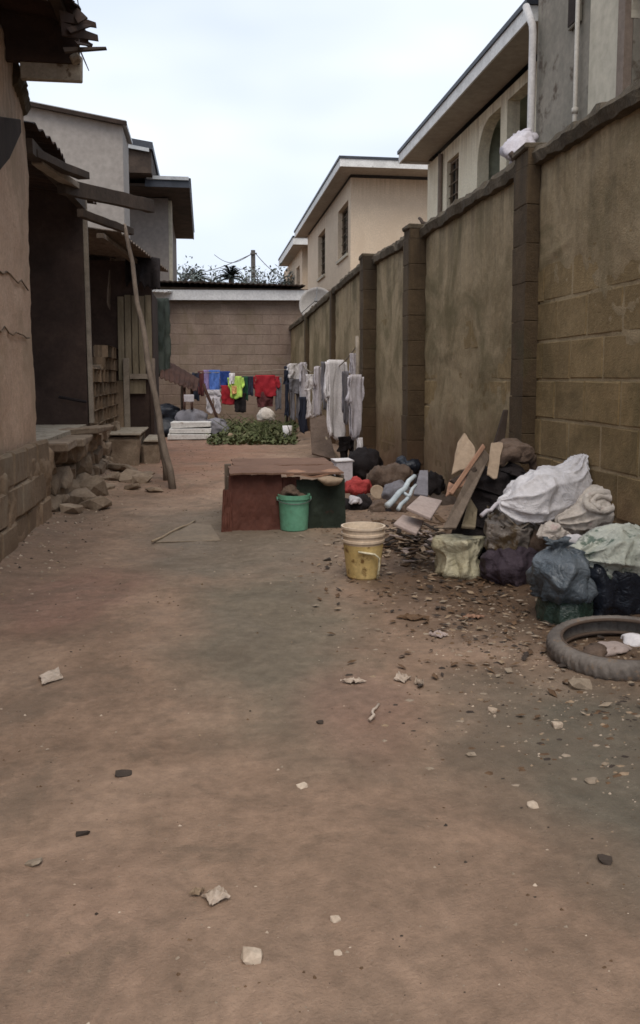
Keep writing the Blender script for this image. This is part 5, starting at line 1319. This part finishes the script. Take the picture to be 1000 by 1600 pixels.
scrap(950, 850, 5.2, .22, .12, m_palegreen, 58, 'green_sack', 'pale green sack folded under the cream rolled sack', 'sack')
mb = MB(); p = PY(589, 770, 7.75); mb.lathe(p, [(.001, .0), (.05, .006), (.072, .012), (.075, .022), (.06, .018), (.001, .012)], 28, rot=(R(62), R(15), 0)); tag(mb.build('round_lid', m_card, smooth=True), 'round tan lid propped right of the bright red bag', 'lid')

# ------------------------------------------------------------------ tyre
tl = G(858, 1012, .05); tb = G(925, 1050, .0); tyc = G(972, 1016, .04)
rT = (tyc - tl).length; rT = min(rT * .97, .42)
ty = thing('old_tyre', (tyc.x, tyc.y, 0), 'worn grey tyre lying flat on the dirt at the right edge', 'tyre')
mb = MB(); seg = 288; prof = []
rm, ra_, rb2 = rT - .031, .032, .038
for k in range(20):
    a = 2 * PI * k / 20; prof.append((rm + ra_ * math.copysign(abs(math.cos(a)) ** .8, math.cos(a)), .04 + rb2 * math.copysign(abs(math.sin(a)) ** .8, math.sin(a))))
vs = []; fs = []
tilt = Euler((R(2), R(-3), 0)).to_matrix()
for i in range(seg):
    th = 2 * PI * i / seg
    for k, (r_, z) in enumerate(prof):
        r_ += .005 * (1 if (math.sin(th * 48) * (1 if k in (1, 2, 3) else -1)) > .2 else 0) * (1 if k in (16, 17, 18, 19, 0, 1, 2, 3, 4) else 0)
        r_ *= 1 + .012 * math.sin(th * 2 + 1)
        vs.append(V((tyc.x, tyc.y, gz(tyc.x, tyc.y) + .0)) + tilt @ V((r_ * math.cos(th), r_ * math.sin(th), z)))
K = len(prof)
for i in range(seg):
    for k in range(K):
        if 7 <= k <= 12: continue
        fs.append((i * K + k, ((i + 1) % seg) * K + k, ((i + 1) % seg) * K + (k + 1) % K, i * K + (k + 1) % K))
mb.add(vs, fs); mb.build('tyre_casing', m_tyre, ty, smooth=True, solid=.01)
mb = MB(); c0 = V((tyc.x, tyc.y, gz(tyc.x, tyc.y)))
for zz_, rr_ in ((.072, .031), (.012, .031)): mb.tube([c0 + tilt @ V(((rm - rr_ + .008) * math.cos(2 * PI * i / 72), (rm - rr_ + .008) * math.sin(2 * PI * i / 72), zz_)) for i in range(73)], .008, 6)
mb.build('bead', m_rubin, ty, smooth=True)
for k, (px_, py_, s_, mt, lb_) in enumerate(((962, 1015, .10, m_pinkslab, 'pinkish lump of rag lying inside the tyre'), (935, 1018, .07, m_brownc, 'brown rag lying inside the tyre at its left'), (995, 1003, .06, m_white, 'white scrap inside the tyre near the photo edge'))):
    p = G(px_, py_, .03); bag('rag', lb_, [p + V((-s_, 0, -.02)), p + V((-s_ * .4, 0, .0)), p + V((s_ * .4, .03, 0)), p + V((s_, .03, -.02))], [(.015, .012), (.06, .025), (.06, .025), (.015, .012)], mt, 60 + k, .015, 14, 'rag', 30, 26)

# ------------------------------------------------------------------ flat board on the dirt (left centre)
pts = [G(240, 848), G(345, 845), G(330, 822), G(300, 820)]
board4('flat_board', [V((p.x, p.y, gz(p.x, p.y) - .001)) for p in pts], .010, m_sheet, 'flat triangular board half buried in the dirt left of the bench')
stick(G(238, 850) + V((0, 0, .02)), G(305, 817) + V((0, 0, .02)), .01, 'thin_stick', 'thin pale stick lying along the flat triangular board', m_palewood)

# ------------------------------------------------------------------ loose litter, one by one where it shows large
cm = [stone_mesh(50 + i, 1, .6) for i in range(5)]
for c_ in cm: c_.materials.clear(); c_.materials.append(m_stonew)
ds_ = [stone_mesh(60 + i, 1, .6) for i in range(3)]
for c_ in ds_: c_.materials.clear(); c_.materials.append(m_dirtstone)
dk_ = [stone_mesh(70 + i, 1, .6) for i in range(3)]
for c_ in dk_: c_.materials.clear(); c_.materials.append(m_darkbit)
lit = [(393, 1508, 38, 28, cm, 'largest pale angular stone, alone in the foreground dirt'), (528, 1498, 14, 10, cm, 'small white pebble right of the largest foreground stone'),
       (770, 1112, 18, 12, cm, 'white stone chip below the littered strip on the right'), (872, 1136, 26, 12, cm, 'oblong white stone below the tyre'),
       (832, 1256, 22, 12, cm, 'rounded pale stone in the lower right dirt'), (472, 1232, 20, 7, cm, 'flat pale chip in the middle of the dirt'),
       (945, 1346, 26, 13, dk_, 'dark lump of dirt near the right edge of the foreground'), (130, 1306, 26, 8, dk_, 'dark flat bark chip in the left foreground'),
       (193, 1214, 32, 8, dk_, 'thin dark wood chip in the left middle of the dirt'), (500, 1130, 14, 8, dk_, 'little dark brown chip left of the fallen white twig'),
       (905, 1072, 44, 26, ds_, 'brown block fragment just below the tyre'), (511, 876, 16, 8, dk_, 'small dark pebble left of the yellow bucket'),
       (925, 1215, 26, 12, ds_, 'tan stone in the gravelly patch at right'), (735, 1180, 20, 8, ds_, 'tan flat stone below the littered strip'),
       (52, 1352, 30, 12, ds_, 'earthy half buried stone at the left edge of the foreground'), (524, 1445, 18, 12, cm, 'white chip above the small white pebble in the foreground')]
for k, (px_, py_, w, h_, ms, lb_) in enumerate(lit):
    p = G(px_, py_); d = (p - V((0, 0, EYE))).length; s_ = d / F_PX
    inst(ms[k % len(ms)], 'loose_stone', None, (p.x, p.y, gz(p.x, p.y) + h_ * s_ * .12), (r3.uniform(-.2, .2), r3.uniform(-.2, .2), r3.uniform(-.4, .4)), (w * s_ * .8, w * s_ * .65, h_ * s_ * .7))
    o = sc.collection.objects[-1]; tag(o, lb_, 'stone')
def scrapsheet(px_, py_, w, h_, mat, name, label, cat, seed):
    p = G(px_, py_); d = (p - V((0, 0, EYE))).length; s_ = d / F_PX; L = w * s_ * .85; D = .85 * h_ * s_ / max(.2, EYE / d) 
    mb = MB(); r = random.Random(seed); an = r.uniform(-.4, .4)
    def fn(u, v):
        x = (u - .5) * L * (1 + .35 * fb((v * 2, seed, 0), 1, 1)) * math.cos((v - .5) * 2.2); y = (v - .5) * D * (1 + .3 * fb((u * 2, seed, 4), 1, 1)) * math.cos((u - .5) * 2.4)
        X = p.x + x * math.cos(an) - y * math.sin(an); Y = p.y + x * math.sin(an) + y * math.cos(an)
        return V((X, Y, gz(X, Y) + .006 + abs(fb((u * 3, v * 3, seed), 1)) * .02))
    mb.grid(fn, 10, 8); return tag(mb.build(name, mat, solid=.002), label, cat)
scrapsheet(338, 1410, 44, 24, m_paper, 'paper_scrap', 'crumpled pale paper scrap in the foreground left of centre', 'paper', 1)
scrapsheet(308, 1404, 26, 8, m_tan, 'paper_scrap', 'thin tan scrap touching the crumpled paper in the foreground', 'paper', 2)
scrapsheet(80, 1060, 42, 22, m_paper, 'dry_leaf', 'pale curled dry leaf on the dirt at the left', 'leaf', 3)
scrapsheet(552, 1068, 46, 8, m_paper, 'plastic_strip', 'white plastic strip on the littered ground left of centre right', 'plastic', 4)
scrapsheet(628, 1062, 30, 12, m_paper, 'paper_scrap', 'white paper scrap right of the white plastic strip', 'paper', 5)
scrapsheet(655, 1068, 18, 10, m_paper, 'paper_scrap', 'smallest white scrap at the end of the row of litter', 'paper', 6)
scrapsheet(685, 995, 34, 10, m_pinkslab, 'card_scrap', 'pinkish card scrap in the littered strip', 'card', 7)
scrapsheet(645, 968, 60, 10, m_leafdry, 'card_scrap', 'curved brown card strip below the scrap pile', 'card', 8)
scrapsheet(740, 966, 40, 8, m_redcard, 'card_scrap', 'orange brown card strip below the cream carrier bag', 'card', 9)
stick(G(577, 1130) + V((0, 0, .012)), G(592, 1105) + V((0, 0, .012)), .006, 'twig', 'short white twig lying on the dirt in the middle', m_paper, 'twig')
# small gravel and chips: nobody could count them
gr = random.Random(21)
def unit_chip(r):
    n = 5; vs = [];
    for k in range(n): a = 2 * PI * k / n + r.uniform(-.4, .4); vs.append((math.cos(a) * r.uniform(.6, 1), math.sin(a) * r.uniform(.6, 1), 0))
    vs.append((r.uniform(-.3, .3), r.uniform(-.3, .3), r.uniform(.35, .8)))
    return vs, [(k, (k + 1) % n, n) for k in range(n)]
mats5 = [m_stonew, m_dirtstone, m_leafdry, m_darkbit, m_tan]
mb = MB()
def chip(x, y, s_, mi, flat=1.0):
    vs, fs = unit_chip(gr); a = gr.uniform(0, 6.3); z0 = gz(x, y) - .001
    mb.add([(x + (q[0] * math.cos(a) - q[1] * math.sin(a)) * s_, y + (q[0] * math.sin(a) + q[1] * math.cos(a)) * s_ * .7, z0 + q[2] * s_ * flat) for q in vs], fs, mi)
for i in range(9000):
    x, y = gr.uniform(-1.35, 2.2), 1.2 + 8 * gr.random() ** 1.6
    if fb((x, y, 7), 1.6, 3) * 1.5 + gr.uniform(-.5, .5) < -.05: continue
    chip(x, y, gr.choice((.0012, .0016, .002, .002, .0028, .0028, .004, .0065)) * (1 + y * .12), gr.choice((0, 1, 1, 1, 3, 3, 4, 2, 2)))
for i in range(1900):      # littered strip along the wall
    x, y = gr.gauss(1.5, .42), gr.uniform(2.2, 8.2)
    if x > 2.28 or x < .45: continue
    chip(x, y, gr.uniform(.005, .026), gr.choice((2, 2, 2, 3, 3, 1, 4, 1, 1)), .4)
def flake(x, y, L, mi):
    a = gr.uniform(0, 6.3); t = gr.uniform(-.25, .35); d = V((math.cos(a), math.sin(a), t)); s_ = V((-math.sin(a), math.cos(a), gr.uniform(-.3, .3))); c = V((x, y, gz(x, y) + .004 + L * .25))
    w = L * gr.uniform(.3, .7); mb.add([c - d * L, c - s_ * w, c + d * L * .8, c + s_ * w * .8, c + V((0, 0, L * .2))], [(0, 1, 4), (1, 2, 4), (2, 3, 4), (3, 0, 4)], mi)
for i in range(1000):
    x, y = gr.gauss(1.5, .38), gr.gauss(4.6, 1.1)
    if not (.55 < x < 2.27 and y > 2.6): continue
    flake(x, y, gr.uniform(.008, .034), gr.choice((2, 2, 2, 3, 3, 4, 1, 2)))
for i in range(1100):       # gravel below the tyre
    x, y = gr.gauss(1.35, .3), gr.gauss(3.3, .55)
    if y < 1.5: continue
    chip(x, y, gr.uniform(.003, .010), gr.choice((0, 1, 1, 3, 4, 2)))
for i in range(700):       # by the left plinth
    x, y = gr.gauss(-1.15, .2), gr.uniform(4.5, 12)
    if x < -1.36: continue
    chip(x, y, gr.uniform(.004, .02), gr.choice((1, 1, 4, 0, 3)))
for i in range(500):
    x, y = gr.uniform(-.9, 2), gr.uniform(9, 17); chip(x, y, gr.uniform(.006, .02), gr.choice((1, 2, 4, 3)))
tag(mb.build('gravel', mats5, origin=V((0, 0, 0))), 'fine gravel, chips and dry litter scattered over the dirt', 'gravel', kind='stuff')
# broken scrap around the plank pile (larger torn pieces)
mb = MB()
for i in range(190):
    px_, py_ = gr.gauss(650, 32), gr.gauss(852, 16)
    p = G(px_, min(885, max(822, py_))); a = gr.uniform(0, 6.3); L, W2 = gr.uniform(.02, .075), gr.uniform(.01, .03); t = gr.uniform(-.5, .5)
    d = V((math.cos(a), math.sin(a), t)).normalized(); s_ = d.cross(V((0, 0, 1))).normalized(); z0 = gz(p.x, p.y) + .01 + gr.random() ** 2 * .10
    c = V((p.x, p.y, z0)); mb.add([c - d * L - s_ * W2, c + d * L - s_ * W2 * .7, c + d * L * .8 + s_ * W2, c - d * L * .9 + s_ * W2 * .8], [(0, 1, 2, 3)], gr.choice((0, 0, 1, 2, 2, 3, 3)))
tag(mb.build('scrap_litter', [m_card, m_pinkslab, m_leafdry, m_darkbit], solid=.006), 'torn card and wood scraps strewn below the diagonal planks', 'litter', kind='stuff')

# ------------------------------------------------------------------ beyond the end house: pole, wires, palms and trees
up = thing('utility_pole', (PY(397, 420, 46).x, 46, 0), 'dark wooden utility pole standing beyond the end house', 'utility pole')
pt = PY(396, 391, 46)
mb = MB(); mb.tube([(pt.x, 46, 0), (pt.x - .02, 46, pt.z)], [.16, .12], 8); mb.build('shaft', m_polec, up)
mb = MB(); mb.box((pt.x, 45.85, pt.z - .2), (.36, .08, .08)); mb.build('crossarm', m_polec, up)
for k, (px_, py_) in enumerate(((375, 398), (440, 430), (270, 425))):
    q = PY(px_ - 40 if k != 1 else 470, py_, 46 + 14 * (1 if k == 0 else -.2))
    rope('power_line', [V((pt.x + (-.15 if k != 1 else .15), 45.85, pt.z - .25)), q], .02, ['power line running left and away from the utility pole', 'power line dropping right from the utility pole to the far house', 'lower power line sagging left from the utility pole'][k], .5, m_polec)
def tree(name, label, px_, ytop, Y, hc, wc, kind, seed):
    r = random.Random(seed); p = PY(px_, ytop, Y); H = p.z
    t = thing(name, (p.x, Y, 0), label, 'tree', 'trees beyond the end house')
    if kind == 'palm':
        mb = MB(); mb.tube([(p.x, Y, 0), (p.x + .1, Y, H * .5), (p.x, Y, H - hc * .35)], [.2, .16, .13], 8); mb.build('trunk', m_bark, t)
        mb = MB(); c = V((p.x, Y, H - hc * .35))
        for k in range(40):
            a = r.uniform(0, 2 * PI); el = r.uniform(-.1, 1.35); L = wc * r.uniform(.75, 1.15); d = V((math.cos(a) * math.cos(el), math.sin(a) * math.cos(el), math.sin(el)))
            n = 9; pts = [c + d * L * (i / n) - V((0, 0, 1)) * L * .45 * (i / n) ** 2.2 for i in range(n + 1)]
            mb.tube(pts, [.02 - .015 * i / n for i in range(n + 1)], 4)
            for i in range(1, n + 1):
                for s_ in (-1, 1):
                    for q in range(3):
                        b0 = pts[i - 1].lerp(pts[i], q / 3); sd = d.cross(V((0, 0, 1))).normalized() * s_
                        l_ = L * .22 * (1 - .5 * i / n); tip = b0 + sd * l_ * .8 + d * l_ * .5 - V((0, 0, l_ * .4)); w = (tip - b0).cross(V((0, 0, 1))).normalized() * .05
                        mb.add([b0 - w, b0 + w, tip], [(0, 1, 2)])
        mb.build('crown', m_palm, t)
    else:
        mb = MB(); tops_ = []
        mb.tube([(p.x, Y, 0), (p.x + .1, Y, H - hc)], [.2, .12], 7)
        for k in range(12):
            a = r.uniform(0, 2 * PI); q = V((p.x + math.cos(a) * wc * r.uniform(.3, 1), Y + math.sin(a) * wc * r.uniform(.3, 1), H - hc * r.uniform(0, .8)))
            b0 = V((p.x + .1, Y, H - hc)); mb.tube([b0, b0.lerp(q, .5) + V((0, 0, .2)), q], [.07, .04, .012], 5); tops_.append(q)
            for j in range(3):
                q2 = q + V((r.uniform(-.6, .6), r.uniform(-.6, .6), r.uniform(-.2, .6))); mb.tube([b0.lerp(q, .6), q2], [.02, .008], 4); tops_.append(q2)
        mb.build('trunk', m_bark, t)
        mb = MB()
        for q in tops_:
            for j in range(10 if kind == 'bush' else 5):
                c = q + V((r.gauss(0, .22), r.gauss(0, .22), r.gauss(0, .18))); L = r.uniform(.06, .14)
                a1 = V((r.uniform(-1, 1), r.uniform(-1, 1), r.uniform(-1, 1))).normalized(); b1 = a1.cross(V((r.uniform(-1, 1), r.uniform(-1, 1), 1))).normalized()
                mb.add([c - a1 * L, c + b1 * L * .45, c + a1 * L, c - b1 * L * .45], [(0, 1, 2, 3)])
        mb.build('crown', m_leafdark, t)
tree('palm_tree', 'bushy palm crown just left of the utility pole', 361, 418, 40, 1.3, 1.0, 'palm', 1)
tree('palm_tree', 'small palm crown leaning over the roof at the left', 306, 422, 44, 1.3, 1.0, 'palm', 2)
tree('thin_tree', 'sparse tree at the left end of the far roof beside the brown house', 284, 424, 42, 1.5, .35, 'bush', 3)
tree('thin_tree', 'thin leafed tree right beside the utility pole', 412, 438, 42, 1.0, .7, 'thin', 4)
tree('thin_tree', 'low sparse tree top between utility pole and farthest cream house', 448, 441, 42, .9, .5, 'bush', 5)
tree('thin_tree', 'bare wispy tree between the two palm crowns', 334, 440, 43, .8, .4, 'thin', 6)
tree('thin_tree', 'wispy tree between bushy palm and utility pole', 386, 436, 44, 1.0, .3, 'thin', 7)
